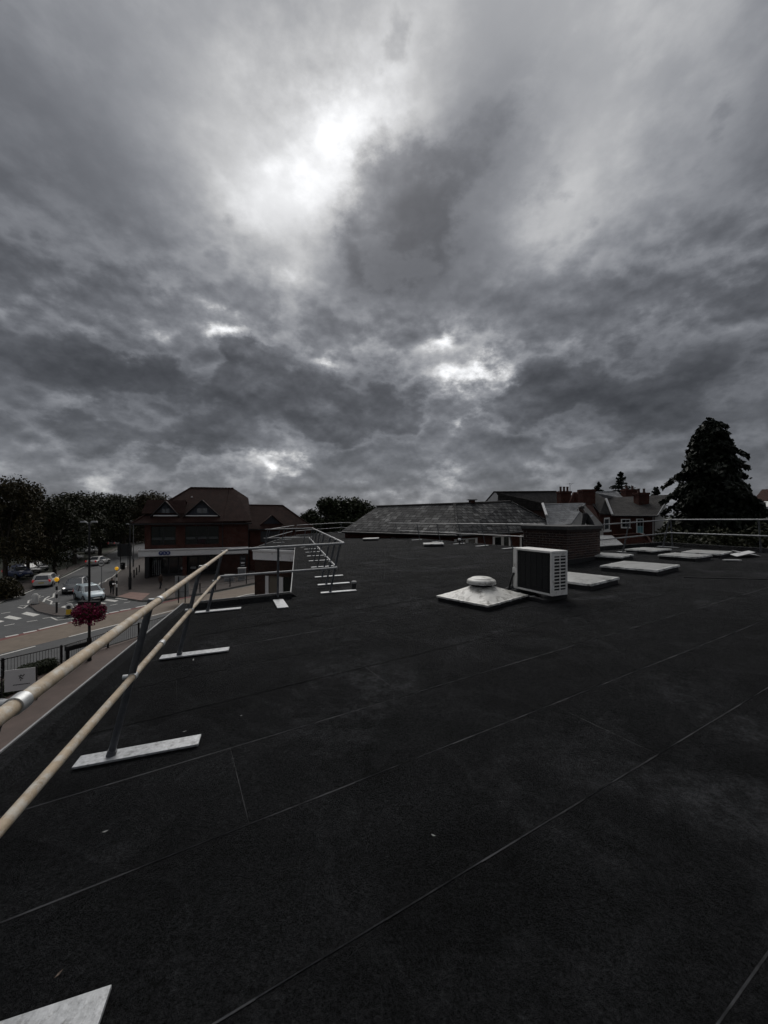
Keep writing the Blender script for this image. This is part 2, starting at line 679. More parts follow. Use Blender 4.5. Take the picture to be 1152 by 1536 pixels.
K('ac_dark', (.008, .008, .008), .6)
K('rubber', (.018, .018, .018), .8)
K('dome', (.62, .61, .57), .42, var=.16, vscale=5, dirt=(.15, .14, .12), dscale=5.5, damt=.42, bump=.15, bscale=30)
K('skylight', (.33, .33, .32), .45, var=.22, vscale=3, dirt=(.17, .17, .16), dscale=3.0, damt=.44, bump=.15, bscale=30)
K('skylight_frame', (.58, .58, .56), .5, var=.3, vscale=5, dirt=(.08, .08, .075), dscale=4, damt=.4)
K('kerb_black', (.012, .012, .013), .8, var=.4, vscale=10)
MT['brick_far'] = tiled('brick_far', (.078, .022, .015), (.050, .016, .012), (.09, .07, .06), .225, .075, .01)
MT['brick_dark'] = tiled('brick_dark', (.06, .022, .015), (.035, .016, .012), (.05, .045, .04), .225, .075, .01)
MT['brick_wing'] = tiled('brick_wing', (.07, .035, .026), (.045, .026, .02), (.05, .045, .04), .225, .075, .01)
MT['slate'] = tiled('slate', (.095, .095, .095), (.028, .028, .03), (.008, .008, .008), .62, .36, .035, patch=(.34, .34, .33), pamt=.50, pscale=1.1)
MT['slate_dark'] = tiled('slate_dark', (.055, .052, .05), (.035, .034, .033), (.018, .018, .018), .4, .22, .012, patch=(.11, .105, .09), pamt=.28)
MT['slate_pale'] = tiled('slate_pale', (.27, .275, .28), (.21, .215, .22), (.10, .10, .10), .4, .22, .01, patch=(.24, .24, .24), pamt=.3)
MT['tile_brown'] = tiled('tile_brown', (.038, .018, .014), (.027, .013, .011), (.012, .007, .006), .17, .11, .012, patch=(.055, .028, .022), pamt=.3)
MT['tile_red'] = tiled('tile_red', (.085, .038, .030), (.055, .028, .023), (.03, .02, .018), .17, .11, .012)
K('brick_a', (.036, .016, .011), .85, var=.35, vscale=18, bump=.4, bscale=80)
K('brick_b', (.022, .011, .009), .85, var=.35, vscale=18, bump=.4, bscale=80)
K('brick_c', (.052, .028, .021), .85, var=.35, vscale=18, bump=.4, bscale=80)
K('mortar', (.15, .135, .12), .9, var=.3, vscale=20, bump=.4, bscale=90)
K('slab', (.045, .045, .044), .85, var=.35, vscale=6, bump=.3, bscale=40)
K('white_paint', (.85, .84, .82), .6, var=.06, vscale=3, dirt=(.45, .43, .40), dscale=3, damt=.15)
K('white_frame', (.76, .76, .74), .5)
K('render_wall', (.42, .41, .39), .85, var=.12, vscale=2)
K('render_pale', (.66, .66, .64), .85, var=.10, vscale=2)
K('glass_dark', (.012, .014, .016), .08, spec=.6)
K('glass_buff_reflection', (.16, .14, .11), .25, spec=.5)  # brownish reflection put into the glass colour
K('glass_grey', (.06, .066, .072), .10, spec=.9)
K('blue_board', (.014, .018, .028), .6, var=.2, vscale=4)
K('gutter', (.012, .012, .013), .5)
K('asphalt', (.070, .071, .072), .85, var=.22, vscale=1.1, bump=.3, bscale=60)
K('buff', (.155, .122, .092), .85, var=.2, vscale=1.5, bump=.3, bscale=60)
K('red_surf', (.15, .05, .045), .85, var=.25, vscale=2)
K('paving', (.058, .046, .040), .85, var=.28, vscale=1.4, bump=.3, bscale=30)
K('paving_red', (.085, .060, .050), .8, var=.25, vscale=1.0, bump=.3, bscale=30)
K('tactile', (.22, .135, .11), .8, var=.2, vscale=2)
K('kerb', (.20, .19, .18), .85, var=.2, vscale=3)
K('road_white', (.60, .59, .55), .7, var=.18, vscale=4, dirt=(.22, .21, .20), dscale=5, damt=.22)
K('road_yellow', (.52, .40, .16), .7, var=.2, vscale=4)
K('earth', (.035, .038, .024), .95, var=.4, vscale=.5, bump=.4, bscale=10)
K('black_paint', (.010, .010, .011), .45)
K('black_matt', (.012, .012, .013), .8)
K('grey_metal', (.20, .205, .21), .5, .4, var=.15, vscale=5)
K('sign_back', (.045, .047, .05), .6, .2)
K('sign_grey', (.30, .31, .31), .6, .2)
K('bollard_white', (.62, .61, .58), .5)
K('bollard_yellow', (.72, .45, .03), .45)
K('beacon', (.95, .52, .02), .3, emit=(1, .5, .02, .25))
K('tyre', (.012, .012, .012), .85)
K('rim', (.22, .22, .23), .4, .7)
K('lamp_red', (.55, .015, .02), .3, emit=(1, .03, .03, .12))
K('lamp_white', (.75, .75, .75), .2)
K('lamp_lit', (.9, .9, .9), .2, emit=(1, .97, .9, 1.5))
K('plate_white', (.65, .65, .60), .5)
K('plate_yellow', (.6, .48, .08), .5)
K('car_trim', (.012, .012, .013), .5)
K('banner', (.68, .67, .66), .7, var=.04, vscale=2)
K('ink', (.02, .02, .02), .7)
K('blue_sign', (.015, .035, .16), .4)
K('letter', (.75, .78, .85), .5)
K('skin', (.20, .12, .085), .55)
K('skin_dark', (.05, .03, .022), .55)
K('hair', (.012, .010, .009), .7)
K('jacket_black', (.010, .010, .011), .85, var=.3, vscale=12)
K('jacket_maroon', (.05, .012, .014), .85)
K('trousers', (.012, .013, .018), .85)
K('coat_brown', (.05, .03, .02), .85)
K('bark', (.045, .036, .028), .9, var=.35, vscale=6, bump=.6, bscale=12)
K('magenta', (.36, .012, .10), .6, var=.4, vscale=9)
K('copper', (.10, .07, .05), .6)
K('pvc', (.02, .02, .021), .5)
K('lead', (.16, .165, .17), .6, .1, var=.2, vscale=4)
K('aerial', (.25, .25, .25), .4, .6)
K('terracotta', (.07, .035, .025), .8)
K('curtain', (.20, .42, .46), .8)
K('litter', (.30, .30, .29), .8)
MT['leaf_green'] = leaf_material('leaf_green', (.010, .014, .005), (.034, .036, .013))
MT['leaf_olive'] = leaf_material('leaf_olive', (.013, .013, .005), (.050, .039, .014))
MT['leaf_hedge'] = leaf_material('leaf_hedge', (.012, .018, .008), (.03, .036, .015))
MT['leaf_conifer'] = leaf_material('leaf_conifer', (.006, .009, .006), (.016, .020, .011))
MT['leaf_cedar'] = leaf_material('leaf_cedar', (.008, .013, .009), (.018, .025, .016))
MT['leaf_far'] = leaf_material('leaf_far', (.010, .016, .006), (.034, .043, .016))
MT['flower'] = leaf_material('flower', (.10, .004, .024), (.27, .014, .07))

# ================================================================ the flat-roofed building we stand on
def xy(v): return Vector((v[0], v[1]))


kb = .12                                        # kerb height
pA0, pB = xy(R(0, 1130, kb)), xy(R(275, 905, kb))
dAB = (pB - pA0).normalized()
pA = pA0 - dAB * 6.5                            # behind the camera
pC = xy(R(436, 888, kb))
pD = Vector((-5.0, 21.6))
pE = Vector((-7.6, 22.6))
pF = Vector((-9.0, 35.5))
pG = Vector((-4.9, 43.5))
pH = Vector((7.1, 14.7))
pI = Vector((11.6, 16.1))
pJ = Vector((12.7, 12.0))
dIJ = (pJ - pI).normalized()
pK = pJ + dIJ * 15.5
pL_ = Vector((pA.x, pK.y))
OUT = [pA, pB, pC, pD, pE, pF, pG, pH, pI, pJ, pK, pL_]


def on_roof(q, dz=0.0):
    return Vector((q[0], q[1], roof_z(q[0]) + dz))


bld = thing('flat_roofed_building', 'flat roofed building covered in black roofing felt, guard rails along its edges', 'building', (0, 8, 0))
deck = MB()
deck.prism([on_roof(q) for q in OUT][::-1], (0, 0, -.25))
deck_o = obj('roof_deck', deck, MT['felt'], bld, world=True)

# felt sheets, lapped like the photograph's: courses 0.81 m wide running at 28.5 degrees
ang = math.radians(28.5)
ax = Vector((math.cos(ang), math.sin(ang)))
nx = Vector((-ax.y, ax.x))


def clip(poly, p, n):
    """keep the part of a convex polygon on the side of p that n points to"""
    out = []
    for i in range(len(poly)):
        a, b = poly[i], poly[(i + 1) % len(poly)]
        da, db = (a - p).dot(n), (b - p).dot(n)
        if da >= 0: out.append(a)
        if (da > 0 > db) or (da < 0 < db):
            out.append(a + (b - a) * (da / (da - db)))
    return out


def side(a, b, inside):
    d = (b - a)
    n = Vector((-d.y, d.x)).normalized()
    if (inside - a).dot(n) < 0: n = -n
    return (a, n)


inn = Vector((0, 9))
inW = (pD + pE + pF + pG) / 4
L1in = side(pC, pD, inn)
L1out = (L1in[0], -L1in[1])
E1in = side(pG, pH, inn)
E1out = (E1in[0], -E1in[1])
back = (Vector((0, -3.3)), Vector((0, 1)))
PARTS = [
    [L1in, E1in, back],
    [L1out, side(pA, pB, Vector((0, 2))), side(pB, pC, Vector((-1, 4))), back],
    [L1out, side(pD, pE, inW), side(pE, pF, inW), side(pF, pG, inW)],
    [E1out, side(pH, pI, Vector((8, 9))), side(pI, pJ, Vector((8, 9))), back],
]
rnd = random.Random(5)
W = .81
first_off = .57
for k in range(-11, 50):
    o0 = first_off + W * k
    s = -30 + rnd.uniform(0, 8)
    if k == 2: s = (Vector((-.72, 2.07)).dot(ax)) - 24.0
    bright = k in (0, 1, 2, 3) or rnd.random() < .12
    while s < 34:
        ln = 8.0 if k == 2 else rnd.uniform(7.2, 8.4)
        rect = [ax * s + nx * o0, ax * (s + ln) + nx * o0, ax * (s + ln) + nx * (o0 + W), ax * s + nx * (o0 + W)]
        mb = MB()
        lift = .003 + .0015 * rnd.random()
        for part in PARTS:
            pl = rect
            for (p, n) in part:
                pl = clip(pl, p, n)
                if len(pl) < 3: break
            if len(pl) < 3: continue
            def top(q, e=0.0):
                f = (q.dot(nx) - o0) / W               # near edge rides over the course before it
                return on_roof(q, lift + .0045 * (1 - f) + e)
            mb.face([top(q) for q in pl])
            for i in range(len(pl)):                   # lap edges
                a, b = pl[i], pl[(i + 1) % len(pl)]
                near = abs(a.dot(nx) - o0) < 1e-3 and abs(b.dot(nx) - o0) < 1e-3
                endl = abs(a.dot(ax) - s) < 1e-3 and abs(b.dot(ax) - s) < 1e-3
                if near or endl:
                    d = (b - a).normalized()
                    w0 = Vector((d.y, -d.x)) * (.0050 if near else .0040)
                    nseg = max(1, int((b - a).length / .25))
                    for j in range(nseg):
                        wj = .55 + .9 * rnd.random()
                        a1, b1 = a.lerp(b, j / nseg), a.lerp(b, (j + 1) / nseg)
                        mb.face([on_roof(a1 + w0 * wj, lift + .0022), on_roof(b1 + w0 * wj, lift + .0022), top(b1, .0012), top(a1, .0012)], 1)
        if mb.f:
            cx = sum(q.x for q in mb.v) / len(mb.v)
            cy = sum(q.y for q in mb.v) / len(mb.v)
            if cy > -2.5 and abs(cx) < cy + 9:
                obj('felt_sheet', mb, [MT['felt'], MT['seam' if bright else 'seam_dull']], deck_o, world=True)
        s += ln


# kerbs (upstands) with a metal drip trim on the outer edge
def kerb(a, b, inside, h=kb, w=.13, trim=True, m='felt_kerb'):
    d = (b - a).normalized()
    n = Vector((-d.y, d.x))
    if (inside - a).dot(n) < 0: n = -n
    mb = MB()
    q = [a, b, b + n * w, a + n * w]
    q2 = [b + n * (w + .07), a + n * (w + .07)]
    mb.face([on_roof(q[0], h), on_roof(q[1], h), on_roof(q[2], h - .01), on_roof(q[3], h - .01)])
    mb.face([on_roof(q[3], h - .01), on_roof(q[2], h - .01), on_roof(q2[0], .004), on_roof(q2[1], .004)])
    mb.face([on_roof(q[1], h), on_roof(q[0], h), on_roof(q[0], -.2), on_roof(q[1], -.2)])
    mb.face([on_roof(q[0], h), on_roof(q[3], h - .01), on_roof(q2[1], .004), on_roof(q[0], -.2)])
    mb.face([on_roof(q[1], h), on_roof(q[1], -.2), on_roof(q2[0], .004), on_roof(q[2], h - .01)])
    ko = obj('roof_kerb', mb, MT[m], bld, world=True)
    if trim:
        t = MB()
        t.prism([on_roof(a - n * .012, h + .012), on_roof(b - n * .012, h + .012), on_roof(b + n * .006, h + .012), on_roof(a + n * .006, h + .012)], (0, 0, -.09))
        obj('drip_trim', t, MT['trim'], ko, world=True)
    return ko


inN = Vector((-1.5, 4))
kerb(pA, pB, inN)
kerb(pB + (pC - pB).normalized() * .2, pC, inN)
kerb(pC + (pD - pC).normalized() * .02, pD, Vector((0, 15)), h=.07, w=.06)
kerb(pD, pE, inW, h=.05, w=.06)
kerb(pE, pF, inW, h=.08)
kerb(pF, pG, inW, h=.08)
kerb(pG, pH, Vector((-2, 20)), h=.06, trim=False)
kerb(pH, pI, Vector((8, 9)), h=.16, trim=False)
kerb(pI, pJ, Vector((8, 9)), h=.16, trim=False)
kerb(pJ, pK, Vector((8, 9)), h=.16, trim=False)

# outer walls
for i in range(len(OUT)):
    a, b = OUT[i], OUT[(i + 1) % len(OUT)]
    if (a - pD).length < .01:
        continue
    d = (b - a).normalized()
    n = Vector((-d.y, d.x))
    c = (a + b) / 2
    mb = MB()
    mb.prism([(a.x, a.y, 0), (b.x, b.y, 0), on_roof(b, -.26), on_roof(a, -.26)], (-n.x * -.0, 0, 0.0001) if False else Vector((d.y, -d.x, 0)) * .2)
    obj('wall', mb, MT['brick_wing'], bld, world=True)

# end wall of the wing: white fascia, brick, a window in white frames
dDE = (pE - pD)
LDE = dDE.length
u2 = dDE.normalized()
u3 = Vector((u2.x, u2.y, 0))
o2 = Vector((u2.y, -u2.x, 0))
if o2.y > 0: o2 = -o2                              # outwards, towards the camera
o_dir = o2


def wing(s, out, z):
    q = Vector((pD.x, pD.y, 0)) + u3 * s + o_dir * out
    return Vector((q.x, q.y, z))


zt = roof_z(-6.3)
zf = zt - .66
def wbox(s0, s1, z0, z1, d0, d1):
    return MB().prism([wing(s0, d1, z0), wing(s1, d1, z0), wing(s1, d1, z1), wing(s0, d1, z1)], -o_dir * (d1 - d0))


win_z0, win_z1 = zf - 3.1, zf - .92
panes = [(.10, .82, 'glass_dark'), (1.12, 1.83, 'glass_buff_reflection')]
obj('wall', wbox(0, LDE, win_z1, zf, -.2, 0), MT['brick_wing'], bld, world=True)
obj('wall', wbox(2.05, LDE, 0, win_z1, -.2, 0), MT['brick_wing'], bld, world=True)
obj('wall', wbox(0, 2.05, 0, win_z0, -.2, 0), MT['brick_wing'], bld, world=True)
fo = obj('fascia_board', wbox(-.02, LDE + .05, zf, zt - .04, -.05, .10), MT['white_paint'], bld, world=True)
obj('fascia_lip', wbox(-.03, LDE + .06, zt - .17, zt - .06, .10, .16), MT['white_paint'], fo, world=True)
wo = thing_w = obj('window', wbox(0, 2.05, win_z0, win_z0 + .06, -.12, .03), MT['white_frame'], bld, world=True)
for (s0, s1, g) in panes:
    obj('pane', wbox(s0, s1, win_z0 + .06, win_z1, -.10, -.08), MT[g], wo, world=True)
for (s0, s1) in ((0, .10), (.82, 1.12), (1.83, 2.05)):
    obj('window_post', wbox(s0, s1, win_z0 + .06, win_z1, -.12, -.02), MT['white_frame'], wo, world=True)

# ================================================================ guard rails
def closest(a, b, q):
    d = xy(b) - xy(a)
    t = (xy(q) - xy(a)).dot(d) / d.dot(d)
    return Vector(a) + (Vector(b) - Vector(a)) * t, t


def guard_rail(label, top, mid, bases, inward, rm='rail_grey', pm='post_steel', r=.024, plates=True, collars=True,
               extra_collars=(), plate_len=.78, plate_w=.135, n=12, base_off=.2):
    """top, mid: rail end points; bases: post feet on the roof; inward: horizontal unit vector towards the roof"""
    loc = Vector(bases[0])
    t = thing('guard_rail', label, 'guard rail', loc, 0, 'roof edge guard rails')
    inw = Vector((inward[0], inward[1], 0)).normalized()
    slope = Vector((inw.x, inw.y, ROOF_B * inw.x)).normalized()
    tr = obj('top_rail', MB().tube(top[0], top[1], r, n + 4), MT[rm], t, world=True)
    mr = obj('mid_rail', MB().tube(mid[0], mid[1], r * .96, n + 4), MT[rm], t, world=True)
    for q in bases:
        q = Vector(q)
        ct, tt = closest(top[0], top[1], q)
        cm, tm = closest(mid[0], mid[1], q)
        head = ct - inw * (r * 2.05)
        ax_ = (head - q).normalized()
        po = obj('post', MB().tube(q + Vector((0, 0, .01)), head + ax_ * .012, r * .98, n), MT[pm], t, world=True)
        obj('foot_socket', MB().tube(q + Vector((0, 0, .012)), q + ax_ * .07, r * 1.25, n), MT[pm], po, world=True)
        if collars:
            for c, e, rail in ((ct, Vector(top[1]) - Vector(top[0]), tr), (cm, Vector(mid[1]) - Vector(mid[0]), mr)):
                e = e.normalized()
                mb = MB().tube(c - e * .026, c + e * .026, r * 1.22, n + 2)
                mb.tube(c - inw * r * .9, c - inw * r * 2.6, r * .75, 8)
                obj('clamp', mb, MT['collar' if rm == 'rail_tan' else 'rail_grey'], rail, world=True)
        if plates:
            a, b = q - slope * base_off, q + slope * (plate_len - base_off)
            c = (a + b) / 2
            rot = Matrix((slope, Vector((-inw.y, inw.x, 0)), slope.cross(Vector((-inw.y, inw.x, 0))))).transposed().to_4x4()
            pl = obj('base_plate', MB().box(c + Vector((0, 0, .026)), (plate_len, plate_w, .014), mat=rot), MT['galv'], t, world=True)
            obj('shadow_pad', MB().box(c + Vector((0, 0, .013)), (plate_len - .03, plate_w - .02, .012), mat=rot), MT['rubber'], pl, world=True)  # black rubber pad put in for the dark shadow under the plate
    for (rail_i, tt) in extra_collars:
        a, b = (top, mid)[rail_i]
        c = Vector(a).lerp(Vector(b), tt)
        e = (Vector(b) - Vector(a)).normalized()
        obj('joint_sleeve', MB().tube(c - e * .035, c + e * .035, r * 1.2, n + 2), MT['collar'], (tr, mr)[rail_i], world=True)
    return t


# front run, close to the camera: tan coated tubes
t1a, t1b = R(0, 1075, 1.1), R(340, 826, 1.1)
m1a, m1b = R(0, 1243, .57), R(329, 866, .57)
d1 = (t1b - t1a).normalized()
inw1 = Vector((d1.y, -d1.x, 0)).normalized()
t1s = t1a - d1 * 2.4
m1s = m1a - (m1b - m1a).normalized() * 2.4
b0 = Vector((-1.50, 1.13, 0)); b0.z = roof_z(b0.x)
b_1 = Vector((-.72, -.85, 0)); b_1.z = roof_z(b_1.x)
guard_rail('tan coated tubular guard rail in the foreground along the street edge', (t1s, t1b), (m1s, m1b),
           [b_1, b0, R(165, 1140), R(268, 986), R(311, 919)], inw1, 'rail_tan', extra_collars=((1, .52),), n=16)
# cross run over the notch
t2a, t2b = t1b + Vector((0, .02, .01)), R(516, 815, 1.1)
m2a, m2b = m1b + Vector((0, .02, .01)), R(505, 852, .57)
d2 = (t2b - t2a).normalized()
guard_rail('grey guard rail with one post crossing the gap in the roof edge', (t2a, t2b), (m2a, m2b), [R(416.5, 900.5)],
           Vector((d2.y, -d2.x, 0)), 'rail_grey', plate_len=1.0, plate_w=.20, base_off=.14)
# return run going away
zz = lambda x, h: roof_z(x) + h
t3a, t3b = t2b + Vector((0, 0, .005)), Vector((-4.15, 22.2, zz(-4.15, 1.12)))
m3a, m3b = m2b + Vector((0, 0, .005)), Vector((-4.32, 22.2, zz(-4.3, .57)))
d3 = (t3b - t3a).normalized()
inw3 = Vector((d3.y, -d3.x, 0))
bs3 = []
q0 = R(495, 890)
for s in (0, 1.05, 2.35, 4.6, 6.6, 8.6, 10.6, 12.6):
    q = q0 + d3 * s
    q.z = roof_z(q.x)
    bs3.append(q)
g3 = guard_rail('long grey guard rail of leaning posts running away beside the gap', (t3a, t3b), (m3a, m3b), bs3, inw3, 'rail_far', collars=True, n=8)


def run(label, pts, inward, rm='rail_far', lean=.3, plates=True, ends=(0.0, 0.0), n=8):
    inw = Vector((inward[0], inward[1], 0)).normalized()
    bases = [Vector((q[0], q[1], roof_z(q[0]))) for q in pts]
    d = (bases[-1] - bases[0]).normalized()
    a, b = bases[0] - d * ends[0], bases[-1] + d * ends[1]
    def at(q, h):
        x = q + inw * (lean * h / 1.1 + .05)
        return Vector((x.x, x.y, roof_z(x.x) + h))
    return guard_rail(label, (at(a, 1.1), at(b, 1.1)), (at(a, .57), at(b, .57)), bases, inw, rm, plates=plates, n=n)


run('short guard rail along the end of the far wing, above the white fascia', [(-4.7, 22.3), (-6.1, 22.75), (-7.2, 23.2)], (.3, 1), ends=(.5, .2))
run('distant guard rail along the street side of the far wing', [(-7.3, 23.6), (-7.75, 27.6), (-8.2, 31.6), (-8.55, 35.0)], (1, .12))
run('most distant guard rail across the far end of the roof', [(-8.3, 35.6), (-6.6, 39.1), (-4.9, 42.6)], (.8, -.5))
run('guard rail in front of the long weathered slate roof', [(-4.5, 42.3), (-3.0, 38.6), (-1.75, 35.4), (-.3, 31.9), (1.05, 28.5), (2.35, 25.3), (3.35, 22.9), (4.25, 20.8), (5.0, 18.95), (5.75, 17.2)], (-.9, -.42), ends=(.1, 2.2))
t6 = run('guard rail with two posts between brick chimney and dark conifer', [(8.75, 14.1), (11.2, 15.45)], (.35, -1), ends=(1.6, .25), lean=.22, rm='rail_grey')
t7 = run('guard rail on the right in front of the large conifer', [(11.55, 15.4), (12.35, 12.6), (13.0, 10.2), (13.7, 7.7)], (-1, -.25), ends=(.15, 3.5), lean=.1, rm='rail_grey', plates=False)

# black frame of an access ladder by the far edge
lf = thing('ladder_frame', 'black tubular access ladder frame at the far roof edge', 'ladder frame', on_roof((.85, 30.2)), math.radians(-66))
for (x, y) in ((0, 0), (1.8, 0), (0, .55), (1.8, .55)):
    obj('post', MB().tube((x, y, 0), (x, y, 1.02), .03, 8), MT['black_paint'], lf)
for (p, q) in (((0, 0, 1.0), (1.8, 0, 1.0)), ((0, .55, 1.0), (1.8, .55, 1.0)), ((0, 0, 1.0), (0, .55, 1.0)), ((0, 0, .52), (1.8, 0, .52))):
    obj('bar', MB().tube(p, q, .028, 8), MT['black_paint'], lf)

# ================================================================ rooflights
def square_from(front, right, size_left=None):
    """corner nearest the camera and the corner to its right -> centre, side lengths, turn"""
    e = xy(right) - xy(front)
    L = e.length
    a = math.atan2(e.y, e.x)
    S = size_left or L
    n = Vector((-e.y, e.x)).normalized()
    c = xy(front) + e / 2 + n * S / 2
    return c, L, S, a


def rooflight(label, c, L, S, a, h=.145, mats=('skylight', 'skylight_frame'), crown=.02):
    t = thing('rooflight', label, 'skylight', on_roof(c), a, 'low rooflights on the felt roof')
    tilt = ROOF_B * math.cos(a)
    tilt2 = -ROOF_B * math.sin(a)
    def tz(x, y, z): return (x, y, z + tilt * x + tilt2 * y)
    def slab(x, y, z0, z1, inset=0.0):
        b = [tz(-x, -y, z0), tz(x, -y, z0), tz(x, y, z0), tz(-x, y, z0)]
        u = [tz(-x + inset, -y + inset, z1), tz(x - inset, -y + inset, z1), tz(x - inset, y - inset, z1), tz(-x + inset, y - inset, z1)]
        return MB().raw(b + u, [(0, 3, 2, 1), (4, 5, 6, 7), (0, 1, 5, 4), (1, 2, 6, 5), (2, 3, 7, 6), (3, 0, 4, 7)])
    k = obj('upstand', slab(L / 2 - .01, S / 2 - .01, 0, h * .75, .015), MT['kerb_black'], t)
    f = obj('frame', slab(L / 2 + .015, S / 2 + .015, h * .70, h, .012), MT[mats[1]], t)
    nn = 8
    vs, fs = [], []
    for i in range(nn + 1):
        for j in range(nn + 1):
            x, y = (i / nn - .5) * (L - .10), (j / nn - .5) * (S - .10)
            e = max(abs(i / nn - .5), abs(j / nn - .5)) * 2
            vs.append(tz(x, y, h + .003 + crown * (1 - e ** 3)))
    for i in range(nn):
        for j in range(nn):
            q = i * (nn + 1) + j
            fs.append((q, q + nn + 1, q + nn + 2, q + 1))
    g = MB().raw(vs, fs, 0, True)
    obj('cover', g, MT[mats[0]], t)
    for (x, y) in ((-.4, -1), (.4, -1), (1, -.3), (1, .3), (-1, 0), (0, 1)):
        obj('fixing_clip', MB().box(tz(x * (L / 2 + .017 if abs(x) == 1 else L / 2), y * (S / 2 + .017 if abs(y) == 1 else S / 2), h * .88), (.04, .04, .03)), MT['galv_plain'], t)
    return t


rooflight('large dirty rooflight half hidden behind the air conditioning unit', *square_from(R(886, 878, .12), R(928.5, 867.5, .12)))
rooflight('large pale rooflight with worn centre, nearest to the right of the brick chimney', *square_from(R(985, 857, .12), R(1019, 848.6, .12)))
rooflight('small rooflight at the foot of the brick chimney', *square_from(R(932, 836.5, .12), R(950, 832.3, .12), .95))
rooflight('small rooflight by the roof corner below the conifer', *square_from(R(978, 827.3, .12), R(1007, 824.3, .12), .95))
rooflight('small rooflight in front of the loose bent metal sheet', *square_from(R(1043, 837, .12), R(1068, 833.5, .12), 1.0))
rooflight('low dark rooflight alone in the middle of the far roof', Vector((2.55, 19.9)), 1.0, .9, math.radians(-4), h=.16)
rooflight('most distant small dark rooflight on the open roof', Vector((-.9, 26.6)), 1.05, .9, math.radians(-4), h=.16)
rooflight('long pale panel lying low by the far guard rail', Vector((-.7, 33.6)), 2.6, 1.0, math.radians(-66), h=.12, crown=.01)
rooflight('pale rooflight sheet behind the front one at the right, by the conifer', Vector((10.35, 12.35)), 1.0, 1.0, math.radians(33), h=.14)

# loose bent sheet of metal lying against it
sh = MB()
c0 = on_roof((10.95, 11.75))
for (p, q, z0, z1) in (((-.35, -.2), (.25, -.15), .04, .16), ((.0, .12), (.6, .05), .14, .03)):
    a1, a2 = c0 + Vector((p[0], p[1], z0)), c0 + Vector((q[0], q[1], z1))
    sh.prism([a1, a2, a2 + Vector((.12, .34, .02)), a1 + Vector((.1, .36, .03))], (0, 0, .012))
ms = obj('metal_sheet', sh, MT['galv_plain'])
tag(ms, 'loose bent strips of grey metal lying beside the right rooflights', 'metal sheet')
ms2 = obj('metal_offcut', MB().box(on_roof((10.0, 11.05), .03), (.42, .12, .03), math.radians(-8)), MT['galv_plain'])
tag(ms2, 'short pale metal offcut lying flat on the felt near the right rooflight', 'offcut')

# pyramid rooflight with a mushroom vent
fr, rt, lf_ = R(732, 909, .1), R(795, 891.5, .1), R(663, 893.5, .1)
e = xy(rt) - xy(fr)
e2 = xy(lf_) - xy(fr)
side_len = (e.length + e2.length) / 2
va = math.atan2(e.y, e.x)
vc = xy(fr) + e.normalized() * side_len / 2 + Vector((-e.y, e.x)).normalized() * side_len / 2
vt = thing('vent_rooflight', 'stained white pyramid rooflight with round mushroom vent beside the air conditioner', 'skylight', on_roof(vc), va)
H = side_len / 2
def tilted(mb):
    for q in mb.v: q.z += ROOF_B * (math.cos(va) * q.x - math.sin(va) * q.y)
    return mb
obj('upstand', tilted(MB().box((0, 0, .045), (2 * H - .06, 2 * H - .06, .09))), MT['kerb_black'], vt)
fl = MB()
rim = []
prof = [(1.0, .075), (1.0, .105), (.955, .112), (.93, .120), (.62, .205), (.42, .255), (.29, .285), (.235, .295)]
rings = []
for (f, z) in prof:
    ring = []
    npt = 24
    for i in range(npt):
        g = 2 * PI * i / npt + PI / 4
        sq = 1 / max(abs(math.cos(g)), abs(math.sin(g)))
        rd = max(0, min(1, (1 - f) * 1.25))              # square at the rim, round at the neck
        rr = (sq * (1 - rd) + 1.0 * rd) * f * H
        ring.append(Vector((rr * math.cos(g), rr * math.sin(g), z)))
    rings.append(ring)
shell = MB().loft(rings, smooth=False)
obj('pyramid_cover', tilted(shell), MT['dome'], vt)
obj('vent_neck', MB().lathe([(.19, .28), (.19, .35)], n=24), MT['kerb_black'], vt)
vcap = obj('vent_cap', MB().lathe([(.19, .332), (.235, .332), (.262, .342), (.266, .372), (.258, .392), (.225, .412), (.205, .415), (.195, .430), (.16, .442), (.08, .447), (0.0001, .449)], n=32), MT['dome'], vt)
obj('cap_band', MB().lathe([(.245, .330), (.270, .330), (.270, .343), (.245, .343)], n=32), MT['skylight_frame'], vcap)
for i in range(4):
    g = PI / 2 * i
    for f in (-.5, .05, .55):
        p = Vector((f * 2 * H * .5, -H - .004, .09))
        p.rotate(Matrix.Rotation(g, 3, 'Z'))
        obj('fixing_clip', tilted(MB().box(p, (.05, .03, .035), g)), MT['galv_plain'], vt)

# air conditioning outdoor unit: coil face to the left front, louvred side to the right
n_ = R(828, 894, .12)
aw = math.radians(-64)                           # local +x runs along the coil face from left to right
eL = -Vector((math.cos(aw), math.sin(aw)))
AW, AD, AH = .92, .40, .80
cc = xy(n_) + eL.normalized() * AW / 2 + Vector((math.cos(aw + PI / 2), math.sin(aw + PI / 2))) * AD / 2
ac = thing('air_conditioner', 'white outdoor air conditioning unit with black coil face and louvred side', 'air conditioner', on_roof(cc), aw)
zb = .12
x0, x1, y0, y1 = -AW / 2, AW / 2, -AD / 2, AD / 2
body = MB()
body.box((0, .015, zb + AH / 2 - .01), (AW - .02, AD - .05, AH - .06))
obj('body', body, MT['ac_dark'], ac)
lid = MB().box((0, 0, zb + AH - .02), (AW + .012, AD + .012, .04), bev=.008)
obj('lid', lid, MT['ac_white'], ac)
obj('base_pan', MB().box((0, 0, zb + .012), (AW, AD, .035)), MT['ac_white'], ac)
obj('corner_post', MB().box((x0 + .045, y0 + .012, zb + AH / 2 - .005), (.09, .05, AH - .055)), MT['ac_white'], ac)
obj('corner_post', MB().box((x1 - .015, y0 + .012, zb + AH / 2 - .005), (.03, .05, AH - .055)), MT['ac_white'], ac)
